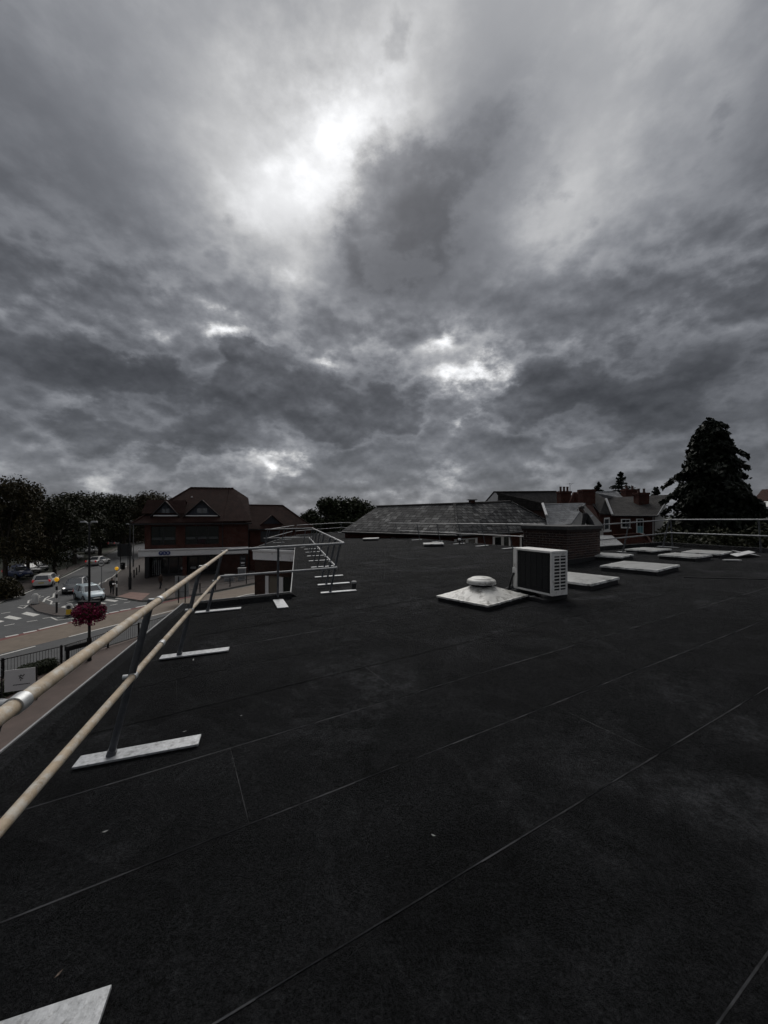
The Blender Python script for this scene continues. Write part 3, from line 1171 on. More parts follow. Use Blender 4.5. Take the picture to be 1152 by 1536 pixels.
obj('valve_cover', MB().box((x0 + .01, y0 - .012, zb + .34), (.05, .03, .12), bev=.006), MT['ac_white'], ac)
obj('back_panel', MB().box((0, y1 - .008, zb + AH / 2 - .005), (AW - .002, .016, AH - .055)), MT['ac_white'], ac)
coil = obj('coil', MB().box(((x0 + .09 + x1 - .03) / 2, y0 + .022, zb + AH / 2 - .01), (AW - .125, .02, AH - .075)), MT['ac_coil'], ac)
for i in range(6):
    x = x0 + .09 + (AW - .12) * (i + .5) / 6
    obj('coil_guard_bar', MB().tube((x, y0 + .006, zb + .035), (x, y0 + .006, zb + AH - .045), .0035, 6), MT['ac_dark'], coil)
for i in range(4):
    z = zb + .12 + (AH - .22) * i / 3
    obj('coil_guard_bar', MB().tube((x0 + .09, y0 + .008, z), (x1 - .03, y0 + .008, z), .0025, 6), MT['ac_dark'], coil)
# louvred side
gr = obj('side_grille', MB().box((x1 - .006, y0 + .03, zb + AH / 2 - .01), (.014, .06, AH - .07)), MT['ac_white'], ac)
obj('grille_edge', MB().box((x1 - .006, y1 - .02, zb + AH / 2 - .01), (.014, .04, AH - .07)), MT['ac_white'], gr)
obj('grille_edge', MB().box((x1 - .006, (y0 + y1) / 2 + .01, zb + AH - .07), (.0142, AD - .1, .05)), MT['ac_white'], gr)
obj('grille_edge', MB().box((x1 - .006, (y0 + y1) / 2 + .01, zb + .06), (.0142, AD - .1, .055)), MT['ac_white'], gr)
obj('mullion', MB().box((x1 - .004, (y0 + y1) / 2 + .01, zb + AH / 2), (.012, .016, AH - .12)), MT['ac_white'], gr)
for i in range(10):
    z = zb + .13 + (AH - .26) * i / 9
    obj('louvre', MB().box((x1 - .006, (y0 + y1) / 2 + .01, z), (.012, AD - .09, .020)), MT['ac_white'], gr)
for x in (x0 + .14, x1 - .12):
    obj('foot', MB().box((x, 0, .06), (.09, AD + .22, .115), bev=.02), MT['rubber'], ac)
pipe = MB().path([(x0 + .03, y0 - .03, zb + .3), (x0 - .02, y0 - .07, zb + .12), (x0 - .06, y0 - .08, .05), (x0 - .25, y0 - .02, .03), (x0 - .55, y1 + .1, .03)], .02, 8)
obj('pipe', pipe, MT['rubber'], ac)
cb = obj('pipe_tray', MB().box((x0 + .42, y0 - .13, .035), (.95, .12, .06)), MT['kerb_black'], ac)
obj('fixing_strap', MB().box((x0 + .25, y0 - .13, .067), (.02, .13, .006)), MT['galv_plain'], cb)
obj('fixing_strap', MB().box((x0 + .60, y0 - .13, .067), (.02, .13, .006)), MT['galv_plain'], cb)

# brick chimney base with stone slab: every brick of the two faces in view
n_ = xy(R(850, 848))
e = Vector((1.69, 1.2)).normalized()
f = Vector((-e.y, e.x))
LR, LF, HB = 2.05, 1.48, 1.05
st = thing('brick_chimney', 'low square brick chimney stack with dark slab top', 'chimney', on_roof(n_), math.atan2(e.y, e.x))
core = MB().box((LR / 2, LF / 2, HB / 2 - .1), (LR - .02, LF - .02, HB + .2))
core_o = obj('core', core, MT['mortar'], st)
obj('cap_slab', MB().box((LR / 2, LF / 2, HB + .055), (LR + .12, LF + .12, .11), bev=.015), MT['slab'], st)
obj('oversail_course', MB().box((LR / 2, LF / 2, HB - .035), (LR + .05, LF + .05, .07)), MT['brick_b'], st)
obj('flashing', MB().box((LR / 2, LF / 2, .05), (LR + .03, LF + .03, .22)), MT['kerb_black'], st)
bm_ = MB().box((0, 0, 0), (.215, .1025, .065), bev=.004)
bmesh_ = [bm_.mesh('brick', MT[k]) for k in ('brick_a', 'brick_b', 'brick_c')]
hb_ = MB().box((0, 0, 0), (.1025, .1025, .065), bev=.004)
hmesh_ = [hb_.mesh('brick', MT[k]) for k in ('brick_a', 'brick_b', 'brick_c')]
rb = random.Random(3)
for row in range(11):
    z = .205 + row * .075
    for fc in range(2):
        L = LR if fc == 0 else LF
        x = 0.0 if row % 2 == 0 else -.1125
        while x < L - .05:
            a_, b_ = max(x, .0), min(x + .215, L)
            if b_ - a_ > .08:
                me = rb.choice((bmesh_ if b_ - a_ > .15 else hmesh_)[:2] if rb.random() < .8 else (bmesh_ if b_ - a_ > .15 else hmesh_))
                o = bpy.data.objects.new('brick', me)
                c = (a_ + b_) / 2
                if b_ - a_ > .15: o.scale = ((b_ - a_) / .215, 1, 1)
                out_ = .0555 + rb.uniform(-.003, .003)
                if fc == 0:
                    o.location = (c, out_, z)
                else:
                    o.location = (out_, c, z)
                    o.rotation_euler = (0, 0, PI / 2)
                link(o, core_o)
            x += .225

# vent pipes
vp = thing('vent_pipe', 'short black vent pipe with grey cap beside a guard rail foot', 'vent pipe', on_roof(xy(R(531, 884))))
obj('pipe', MB().tube((0, 0, 0), (0, 0, .15), .05, 14), MT['pvc'], vp)
obj('cap', MB().lathe([(.045, .13), (.062, .135), (.062, .17), (.05, .19), (.0001, .195)], n=16), MT['trim'], vp)
vp2 = thing('vent_pipe', 'small white capped vent pipe at the far roof edge near the slate roof corner', 'vent pipe', on_roof((4.05, 20.6)))
obj('pipe', MB().tube((0, 0, 0), (0, 0, .22), .05, 12), MT['pvc'], vp2)
obj('cap', MB().lathe([(.05, .2), (.09, .21), (.10, .26), (.07, .31), (.0001, .32)], n=14), MT['white_paint'], vp2)

# black cable on the felt at the right
cp = [on_roof(xy(R(px, py)), .013) for (px, py) in ((1026, 867), (1060, 868), (1110, 869), (1152, 870), (1230, 872))]
tag(obj('cable', MB().path(cp, .012, 8), MT['rubber']), 'thin black cable lying on the felt at the right edge', 'cable')
# litter: pale scraps on the felt
for (px, py, s, lab) in ((650, 1256, .012, 'tiny white scrap on the felt in the foreground, just right of centre'),
                         (277, 1099, .014, 'tiny white scrap on the felt behind the nearest base plate'),
                         (362, 1075, .010, 'tiny pale speck on the felt up and right of the nearest base plate'),
                         (290, 991, .028, 'pale flake on the felt just below the second base plate'),
                         (133, 1055, .04, 'small curled pale scrap on the felt between kerb and guard rail'),
                         (158, 1250, .016, 'small grey flake on the felt below the nearest base plate'),
                         (88, 1465, .014, 'small tan leaf scrap near the bottom left corner')):
    p = on_roof(xy(R(px, py)), .009)
    a = rnd.uniform(0, 3)
    mb = MB()
    d_ = Vector((math.cos(a), math.sin(a), 0)) * s
    e_ = Vector((-d_.y, d_.x, 0)) * .35
    mb.prism([p - d_ - e_ * .5, p + e_ * -1, p + d_ + e_ * .3 + Vector((0, 0, s * .3)), p + e_], (0, 0, .002))
    tag(obj('litter', mb, MT['copper'] if s == .014 and px < 100 else MT['litter']), lab, 'litter')

# ================================================================ ground, roads and markings
def sheet(name, pts, m, z, parent=None, kind='structure'):
    mb = MB().face([(q[0], q[1], z) for q in pts])
    if mb.v and len(pts) >= 3:
        a = sum(pts[i][0] * pts[(i + 1) % len(pts)][1] - pts[(i + 1) % len(pts)][0] * pts[i][1] for i in range(len(pts)))
        if a < 0:
            mb = MB().face([(q[0], q[1], z) for q in pts[::-1]])
    o = obj(name, mb, MT[m], parent, world=parent is not None, kind=kind if parent is None else None)
    return o


def gp(zx, zy):                                  # pixel of the enlarged street view -> street point
    return G(zx / 5.12, 700 + zy / 5.12)


ground = sheet('ground', [(-1500, -600), (1500, -600), (1500, 2600), (-1500, 2600)], 'earth', -.02)
# main road passing the building and the side road coming in from the upper right
main_near = [gp(-900, 1700), gp(-100, 1545), gp(480, 1420 + 60), gp(850, 1395), gp(1200, 1300), gp(2000, 1175)]
road = sheet('road', [G(-120, 1060), G(0, 1018.5), G(92, 995.5), G(162, 971), G(204, 957), G(300, 925), G(385, 900), G(460, 882),
                      G(700, 850), G(700, 838), G(385, 876), G(300, 893), G(240, 903), G(212, 903), G(160, 896), G(155, 893),
                      G(150, 880), G(178, 858), G(200, 842), G(228, 828), G(228, 812), G(180, 823), G(128, 848), G(85, 871),
                      G(53, 884), G(30, 893), G(0, 906), G(-120, 935)], 'asphalt', .004)
buff = sheet('buff_surfacing', [G(0, 981), G(-120, 1012), G(-120, 990), G(0, 960.5), G(105, 934), G(200, 914), G(300, 893.5), G(385, 877), G(500, 860), G(500, 868),
                                G(385, 889), G(300, 909), G(200, 931), G(103, 955.5)][0:], 'buff', .008, road)
def strip(name, pts, w, m, z=.012, parent=road):
    """painted line along street points, w metres wide"""
    mb = MB()
    for i in range(len(pts) - 1):
        a, b = Vector((pts[i][0], pts[i][1], 0)), Vector((pts[i + 1][0], pts[i + 1][1], 0))
        d = (b - a)
        n = Vector((-d.y, d.x, 0)).normalized() * w / 2
        up = Vector((0, 0, z))
        mb.face([a - n + up, b - n + up, b + n + up, a + n + up])
    return obj(name, mb, MT[m], parent, world=True)


strip('red_line', [G(-60, 975), G(0, 960), G(105, 934), G(200, 913.5), G(290, 894)], .5, 'red_surf', .012)
# white lane lines
for a, b in (((0, 983.5), (53, 969.5)), ((103.5, 955.5), (152, 943)), ((152, 943), (200, 931)), ((228, 924), (262, 915)), ((318, 905), (370, 892)), ((370, 892), (386, 889.5))):
    strip('lane_line', [G(*a), G(*b)], .16, 'road_white', .016)
for a, b in (((8, 956), (27.5, 952)), ((35, 950), (55, 946)), ((58.5, 944.5), (101.5, 934.5)), ((107, 932.5), (117, 930.5)), ((152, 923), (162, 920.5)), ((164, 919.7), (178, 917)),
             ((180, 916), (196, 913.5)), ((204, 911.5), (222, 907.5)), ((292, 893), (308, 889.5)), ((310, 889), (326, 885.5))):
    strip('edge_dash', [G(*a), G(*b)], .26, 'road_white', .020)
for a, b in (((6, 939), (22, 936)), ((40, 933), (56, 930.5)), ((64, 928), (76, 926)), ((2, 920.5), (15.5, 918.3)), ((100, 904), (112, 901.5)), ((165, 908.3), (176, 906.2)), ((185.5, 904.7), (195, 903)), ((204, 901.6), (212, 900.2)),
             ((-14, 943), (-4, 941))):
    strip('lane_dash', [G(*a), G(*b)], .14, 'road_white', .016)
# zebra crossing stripes
for q in (((5.5, 927), (14, 923.5), (33.5, 927.5), (25, 930)), ((32, 921), (40, 918), (60, 922), (50, 925)), ((-22, 931), (-12, 928.5), (7, 932), (-4, 935)),
          ((91, 911), (97, 908.7), (116, 911.5), (110, 914)), ((112, 907), (119, 905), (135, 907.3), (129, 909.5)), ((136, 904.5), (143, 902.7), (160.5, 904.8), (153, 906.7)),
          ((155, 900.8), (161, 898.8), (178, 901), (172, 903)), ((172, 898), (179, 896.3), (197.5, 898), (190, 900))):
    sheet('zebra_stripe', [G(*c) for c in q], 'road_white', .016, road)
# kerb lines and zigzags
for pts, w in (([(-10, 909), (9, 900), (12, 899), (31, 893.5), (34, 891.5), (52, 884)], .13), ([(54, 880.5), (66, 876), (90, 868), (128, 850)], .12),
               ([(140, 881), (148, 877.5), (150, 874.5), (158, 872.5), (160, 869.5), (168, 866)], .14), ([(168, 866), (182, 853.5), (197, 846), (222, 836)], .10),
               ([(27, 911), (35, 912.8), (41, 908.5), (29, 909)], .12), ([(42, 905), (43, 901), (51, 899), (60, 893.5)], .13),
               ([(65, 903), (68, 898), (74, 894.5)], .16), ([(70, 899.5), (80, 896), (81, 891)], .16), ([(70, 899.5), (78, 902), (76, 906.5), (90, 905)], .14),
               ([(80, 891), (91, 885)], .12), ([(56, 897), (66, 894.5)], .10), ([(76, 926), (86, 930.5), (114, 927.5)], .12), ([(86, 926.2), (112, 924.8)], .10)):
    strip('road_marking', [G(*c) for c in pts], w, 'road_white', .016)
strip('yellow_line', [G(-40, 1030), G(0, 1019.5), G(92, 996), G(162, 971.5), G(204, 957.5), G(300, 925.5)], .11, 'road_yellow', .016)
strip('yellow_line', [G(176, 859.5), G(200, 843.5), G(228, 829.5)], .11, 'road_yellow', .016)


def pavement(name, pts, m, h=.12):
    pts = [Vector((q[0], q[1], 0)) for q in pts]
    a = sum(pts[i].x * pts[(i + 1) % len(pts)].y - pts[(i + 1) % len(pts)].x * pts[i].y for i in range(len(pts)))
    if a < 0: pts = pts[::-1]
    mb = MB()
    n = len(pts)
    up = Vector((0, 0, h))
    mb.raw([q + up for q in pts], [tuple(range(n))], 0)
    mb.raw(pts + [q + up for q in pts], [(i, (i + 1) % n, (i + 1) % n + n, i + n) for i in range(n)], 1)
    return obj(name, mb, [MT[m], MT['kerb']], kind='structure')


pv = pavement('pavement', [G(-120, 1063), G(0, 1020), G(92, 997), G(162, 972.5), G(204, 958.5), G(300, 926.5), G(386, 901), G(460, 883.5), G(460, 915), (-4.3, 8.3, 0), (-2.4, -2, 0), (-24, -2, 0)], 'paving_red')
pv2 = pavement('pavement', [G(160, 895), G(212, 902), G(240, 902), G(300, 892), G(385, 875), G(600, 845), G(600, 800), G(228, 812), G(228, 829), G(200, 843), G(178, 859.5), G(151, 880), G(155, 892)], 'paving')
sheet('tactile_paving', [G(176, 894.5, .124), G(196, 888, .124), G(225, 890, .124), G(212, 900.5, .124)], 'tactile', .124, pv2)
pv3 = pavement('pavement', [G(-120, 932), G(0, 904), G(30, 891), G(53, 882), G(85, 869), G(128, 846), G(180, 821), G(228, 810), G(214, 808), G(175, 822), G(120, 846), G(80, 860), G(40, 872), G(-120, 890)], 'paving')
# traffic island
isl = [(43, 909), (52, 903.5), (60, 903.5), (79, 911), (90, 914), (113, 917.5), (112, 923), (96, 925.5), (80, 924.5), (56, 918.5)]
tag(pavement('traffic_island', [G(*c) for c in isl], 'paving'), 'kerbed traffic island with brown paving between the zebra crossings', 'traffic island')
bpy.data.objects['traffic_island'].pop('kind', None)

# ---------------------------------------------------------------- street furniture
def belisha(label, base, h=2.95):
    t = thing('belisha_beacon', label, 'beacon', base, 0, 'belisha beacons at the zebra crossing')
    nb = 7
    z = .0
    seg = [(.9, 'black_paint'), (.33, 'bollard_white'), (.33, 'black_paint'), (.33, 'bollard_white'), (.33, 'black_paint'), (.33, 'bollard_white')]
    for (dz, m) in seg:
        obj('pole_band', MB().tube((0, 0, z), (0, 0, z + dz), .075, 12), MT[m], t)
        z += dz
    obj('pole_band', MB().tube((0, 0, z), (0, 0, h - .3), .06, 12), MT['black_paint'], t)
    g = [(.06, h - .33)] + [(.17 * math.sin(a), h - .15 - .17 * math.cos(a)) for a in [PI * k / 10 for k in range(2, 10)]] + [(.0001, h + .02)]
    obj('globe', MB().lathe(g, n=18), MT['beacon'], t)
    return t


belisha('belisha beacon on the traffic island with an amber globe', G(85, 919, .12))
belisha('belisha beacon on the paved corner beside the walking person', G(175, 894, .12))


def bollard(label, base, col, h=.95):
    t = thing('bollard', label, 'bollard', base, math.radians(25))
    rings = []
    for (z, w, d) in ((0, .24, .14), (.08, .26, .16), (h * .55, .25, .15), (h * .8, .25, .15), (h * .93, .21, .13), (h, .12, .08)):
        rings.append([Vector((w * math.cos(a), d * math.sin(a), z)) for a in [2 * PI * i / 14 for i in range(14)]])
    obj('shell', MB().loft(rings), MT['bollard_white'], t)
    if col:
        fr = MB().prism([(-.18, -.17, .10), (.18, -.17, .10), (.18, -.16, .52), (-.18, -.16, .52)], (0, -.012, 0))
        obj('yellow_panel', fr, MT[col], t)
        obj('blue_disc', MB().tube((0, -.16, .70), (0, -.185, .70), .14, 18), MT['sign_back'], t)
    obj('foot', MB().box((0, 0, .02), (.56, .36, .05)), MT['black_matt'], t)
    return t


bollard('yellow and white keep left bollard at the near tip of the traffic island', G(104, 923, .12), 'bollard_yellow')
bollard('plain white traffic bollard at the far end of the traffic island', G(53, 906, .12), None)


def petals(n, c, r, size, rr, squash=(1, 1, 1)):
    mb = MB()
    for _ in range(n):
        d = Vector((rr.gauss(0, 1), rr.gauss(0, 1), rr.gauss(0, 1))).normalized()
        p = Vector(c) + Vector((d.x * squash[0], d.y * squash[1], d.z * squash[2])) * r * (.55 + .5 * rr.random() ** .5)
        a = Vector((rr.gauss(0, 1), rr.gauss(0, 1), rr.gauss(0, 1))).normalized()
        b = a.cross(d + Vector((.01, .02, 0))).normalized()
        s = size * rr.uniform(.6, 1.3)
        mb.face([p + a * s, p + b * s * .7, p - a * s, p - b * s * .7])
    return mb


def flower_basket(label, base, h):
    rr = random.Random(8)
    t = thing('flower_basket', label, 'flower basket', base, 0, 'hanging flower baskets')
    obj('bowl', MB().lathe([(.30, h - .15), (.52, h + .05), (.56, h + .16), (.2, h + .16)], n=18), MT['black_matt'], t)
    obj('bracket', MB().box((0, 0, h + .34), (1.15, .22, .22)), MT['black_matt'], t)
    blossoms = petals(1900, (0, 0, h - .1), .80, .06, rr, (1, 1, .58))
    for k in range(9):
        a = 2 * PI * k / 9
        for part in (petals(120, (.5 * math.cos(a), .5 * math.sin(a), h - .42 - .18 * rr.random()), .27, .055, rr),):
            blossoms.raw(part.v, part.f)
    obj('blossoms', blossoms, MT['flower'], t)
    obj('foliage', petals(700, (0, 0, h - .12), .78, .055, rr, (1, 1, .6)), MT['leaf_green'], t)
    return t


def lamp_column(label, base, h, m='black_paint', arms=((-.26, 0), (.14, .05)), r=.075, group='street lamps'):
    t = thing('street_lamp', label, 'street lamp', base, 0, group)
    obj('column', MB().tube((0, 0, 0), (0, 0, h), r, 12, r2=r * .62), MT[m], t)
    obj('base_sleeve', MB().tube((0, 0, 0), (0, 0, 1.3), r * 1.5, 12), MT[m], t)
    for (x, y) in arms:
        ar = obj('arm', MB().tube((0, 0, h - .06), (x, y, h + .04), .03, 8), MT['grey_metal'], t)
        e = Vector((x, y, 0)).normalized()
        mb = MB().box((x + e.x * .08, y + e.y * .08, h + .05), (.30, .16, .09), math.atan2(y, x), bev=.02)
        obj('lantern', mb, MT['sign_grey'], ar)
    return t


lamp1 = G(134, 991, .12)
lamp_column('black double armed street lamp carrying the magenta flower basket', lamp1, 7.75)
flower_basket('round hanging basket of magenta flowers on the black street lamp', lamp1 + Vector((0, 0, .0)), 2.9)
lamp_column('slim black lamp post beside the large sign board near the bank', G(195, 884, .12), 7.2, arms=((-.3, .1),), r=.10)
lamp_column('pale grey street lamp behind the bank corner', G(200, 850, .12), 7.3, 'grey_metal', arms=((-.4, .1),))


def fence(label, pts, h=.95, bars=True, m='black_paint', post_every=2.0):
    t = thing('railing', label, 'railing', pts[0], 0)
    allb = MB()
    for i in range(len(pts) - 1):
        a, b = Vector(pts[i]), Vector(pts[i + 1])
        L = (b - a).length
        d = (b - a) / L
        k = max(1, round(L / post_every))
        for j in range(k + 1):
            if i > 0 and j == 0: continue
            q = a + d * L * j / k
            obj('post', MB().box(q + Vector((0, 0, h / 2 + .04)), (.08, .08, h + .08), math.atan2(d.y, d.x)), MT[m], t, world=True)
        for z in (h, .12) if bars else (h, h * .5):
            obj('rail', MB().tube(a + Vector((0, 0, z)), b + Vector((0, 0, z)), .028, 6), MT[m], t, world=True)
        if bars:
            nb = int(L / .12)
            for j in range(nb):
                q = a + d * L * (j + .5) / nb
                allb.tube(q + Vector((0, 0, .12)), q + Vector((0, 0, h)), .011, 4, cap=False)
    if bars:
        o = obj('bars', allb, MT[m], t, world=True)
        o['kind'] = 'stuff'
    return t


fence('black barred pedestrian railing along the near kerb of the road', [G(-30, 1030, .12), G(4, 1018, .12), G(92, 995.5, .12), G(162, 971.5, .12), G(208, 957, .12), G(262, 940, .12)])
fence('dark two bar railing along the pavement in front of the bank', [G(249, 898, .12), G(300, 888.5, .12), G(345, 880, .12), G(392, 871, .12)], bars=False)

# planter trough and hedge behind the railing
pt = thing('planter_trough', 'black trough on legs standing behind the barred railing', 'planter', G(97, 994, .12), 0)
a, b = G(95, 993, .12), G(133, 982, .12)
d = (b - a).normalized()
pt.rotation_euler = (0, 0, math.atan2(d.y, d.x))
Lp = (b - a).length
obj('trough', MB().box((Lp / 2, -.1, .78), (Lp, .3, .26), bev=.02), MT['black_matt'], pt)
for x in (.08, Lp - .08):
    obj('leg', MB().box((x, -.1, .33), (.12, .12, .66)), MT['black_matt'], pt)


def leaf_block(n, lo, hi, size, rr, M4):
    mb = MB()
    for _ in range(n):
        f = [rr.random() for _ in range(3)]
        k = rr.randrange(3)
        if rr.random() < .75: f[k] = rr.choice((0, 1)) + rr.uniform(-.12, .12)
        p = M4 @ Vector([lo[i] + (hi[i] - lo[i]) * f[i] for i in range(3)])
        a = Vector((rr.gauss(0, 1), rr.gauss(0, 1), rr.gauss(0, 1))).normalized()
        b = a.orthogonal().normalized()
        s = size * rr.uniform(.6, 1.4)
        mb.face([p + a * s, p + b * s * .6, p - a * s, p - b * s * .6])
    return mb


rr = random.Random(4)
for (p0, p1, h, lab) in ((G(-25, 1055, .12), G(40, 1027, .12), .5, 'low clipped dark hedge behind the white banner'),
                         (G(36, 1016, .12), G(80, 1003, .12), .5, 'dark leafy hedge between the banner and the black trough')):
    hd = thing('hedge', lab, 'hedge', p0)
    d = (p1 - p0)
    hd.rotation_euler = (0, 0, math.atan2(d.y, d.x))
    obj('foliage', leaf_block(2600, (0, -.35, .05), (d.length, .35, h), .06, rr, Matrix.Identity(4)), MT['leaf_hedge'], hd)
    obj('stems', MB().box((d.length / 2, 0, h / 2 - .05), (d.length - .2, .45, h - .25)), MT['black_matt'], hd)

# white banner panels on a low barrier
bn0 = V(-30, 1040, 16.3)
bn = thing('banner_barrier', 'white cafe barrier banner with a small black emblem at the left edge', 'banner', (bn0.x, bn0.y, .12), math.radians(22))
def bpanel(x0, x1, z0=.52, z1=1.45):
    pl = obj('banner_panel', MB().box(((x0 + x1) / 2, 0, (z0 + z1) / 2), (x1 - x0, .02, z1 - z0)), MT['banner'], bn)
    cx = (x0 + x1) / 2 + .05
    em = MB()
    for (p, q) in (((-.07, .62), (-.02, .78)), ((-.02, .78), (.05, .70)), ((.05, .70), (.10, .80)), ((-.05, .68), (.06, .60)), ((.0, .66), (-.03, .52)), ((-.1, .74), (-.03, .72))):
        em.tube((cx + p[0], -.016, z0 + p[1] - .1), (cx + q[0], -.016, z0 + q[1] - .1), .013, 6)
    obj('emblem', em, MT['ink'], pl)
    ln = MB()
    for k in range(12):
        ln.box((cx - .26 + k * .048, -.014, z0 + .26), (.034, .006, .035))
    obj('lettering', ln, MT['ink'], pl)
bpanel(-.35, .62)
bpanel(.80, 1.85)
for x in (-.4, .71, 1.9):
    obj('post', MB().tube((x, 0, 0), (x, 0, 1.5), .03, 8), MT['black_paint'], bn)

# signs
def sign_board(label, base, w, h, z0, m, rz, legs, legm='black_paint'):
    t = thing('road_sign', label, 'sign', base, rz)
    bd = obj('panel', MB().box((0, 0, z0 + h / 2), (w, .04, h)), MT[m], t)
    for z in (z0 + h * .25, z0 + h * .75):
        obj('rib', MB().box((0, -.045, z), (w * .96, .05, .06)), MT['grey_metal'] if m != 'sign_back' else MT['sign_back'], bd)
    for x in legs:
        obj('leg', MB().tube((x, -.08, 0), (x, -.08, z0 + h), .05, 8), MT[legm], t)
    return t


sign_board('large dark road sign on two legs seen from behind, beside the side road', G(187, 853, .12), 2.0, 1.9, 1.9, 'sign_back', math.radians(10), (-.55, .5))
sign_board('grey backed twin post sign standing in front of the bank', G(273, 904, .12), 1.25, 1.95, .55, 'sign_grey', math.radians(5), (-.28, .32))
rs = thing('round_sign', 'round white sign with a dark bar on a thin pole behind the silver car', 'sign', G(152, 885, .12))
obj('pole', MB().tube((0, .04, 0), (0, .04, 2.7), .03, 8), MT['grey_metal'], rs)
dsc = obj('disc', MB().tube((0, .02, 2.95), (0, -.02, 2.95), .36, 26), MT['bollard_white'], rs)
obj('dark_ring', MB().lathe([(.30, -.012), (.37, -.012), (.37, .012), (.30, .012), (.30, -.012)], n=28), MT['sign_back'], dsc)
bpy.data.objects['dark_ring'].rotation_euler = (PI / 2, 0, 0)
bpy.data.objects['dark_ring'].location = (0, -.03, 2.95)
obj('dark_bar', MB().box((0, -.034, 2.95), (.40, .02, .13)), MT['sign_back'], dsc)
# litter bin, post box like bollards and cabinets
for i, (px, py) in enumerate(((193.5, 878), (196, 871.5), (201, 866), (205, 862), (209, 858))):
    t = thing('black_bollard', ('black bollard nearest the lamp post in the row by the bank', 'second black bollard of the row beside the bank corner', 'third black bollard of the row beside the bank corner',
                                'fourth black bollard of the row beside the bank corner', 'last black bollard of the row, furthest up the side road')[i], 'bollard', G(px, py, .12), 0, 'black bollards beside the bank corner')
    obj('shaft', MB().lathe([(.10, 0), (.10, .08), (.075, .1), (.075, .85), (.095, .87), (.095, .95), (.04, 1.02), (.0001, 1.03)], n=12), MT['black_paint'], t)
b2 = thing('litter_bin', 'small dark litter bin by the legs of the large sign', 'bin', G(184.5, 854, .12))
obj('drum', MB().lathe([(.25, 0), (.28, .1), (.28, .85), (.31, .88), (.31, .98), (.0001, 1.08)], n=16), MT['black_matt'], b2)
obj('slot', MB().box((0, -.29, .78), (.3, .06, .1)), MT['sign_grey'], b2)
for (px, py, w, h, lab) in ((363, 870, .9, 1.5, 'pale grey utility cabinet against the bank wall'), (344, 871.5, 1.1, .75, 'low pale utility box beside the railing in front of the bank')):
    t = thing('utility_cabinet', lab, 'cabinet', G(px, py, .12), math.radians(8))
    obj('case', MB().box((0, 0, h / 2), (w, .4, h), bev=.02), MT['sign_grey'], t)
    obj('roof', MB().box((0, 0, h + .03), (w + .08, .48, .06)), MT['bollard_white'], t)
    obj('door', MB().box((0, -.206, h / 2), (w * .8, .014, h * .8)), MT['grey_metal'], t)

# ================================================================ buildings
class Frame:
    """local axes of a building: u along the front, v into it, z up"""
    def __init__(self, a, b):
        self.a = Vector((a[0], a[1], 0))
        d = Vector((b[0] - a[0], b[1] - a[1], 0))
        self.L = d.length
        self.u = d.normalized()
        self.v = Vector((-self.u.y, self.u.x, 0))
        if self.v.y < 0: self.v = -self.v

    def p(self, u, v, z):
        q = self.a + self.u * u + self.v * v
        return Vector((q.x, q.y, z))

    def box(self, u0, u1, v0, v1, z0, z1, mb=None):
        mb = mb or MB()
        c = [self.p(u, v, z) for z in (z0, z1) for (u, v) in ((u0, v0), (u1, v0), (u1, v1), (u0, v1))]
        return mb.raw(c, [(0, 3, 2, 1), (4, 5, 6, 7), (0, 1, 5, 4), (1, 2, 6, 5), (2, 3, 7, 6), (3, 0, 4, 7)])


def slab_roof(faces, t=.12):
    """roof planes with thickness"""
    mb = MB()
    for f in faces:
        f = [Vector(q) for q in f]
        n = (f[1] - f[0]).cross(f[2] - f[0]).normalized()
        if n.z < 0: f = f[::-1]
        k = len(f)
        mb.raw(f, [tuple(range(k))])
        lo = [q - Vector((0, 0, t)) for q in f]
        mb.raw(lo, [tuple(range(k - 1, -1, -1))])
        mb.raw(f + lo, [((i + 1) % k, i, i + k, (i + 1) % k + k) for i in range(k)])
    return mb


def text_mesh(name, s, size, m, parent, loc, rot, depth=.01):
    cu = bpy.data.curves.new(name, 'FONT')
    cu.body = s
    cu.size = size
    cu.extrude = depth
    cu.align_x = 'CENTER'
    cu.align_y = 'CENTER'
    tmp = bpy.data.objects.new('tmp_text', cu)
    COL.objects.link(tmp)
    bpy.context.view_layer.update()
    me = bpy.data.meshes.new_from_object(tmp.evaluated_get(bpy.context.evaluated_depsgraph_get()))
    bpy.data.objects.remove(tmp)
    me.materials.clear()
    me.materials.append(m)
    o = bpy.data.objects.new(name, me)
    o.location = loc
    o.rotation_euler = rot
    return link(o, parent)


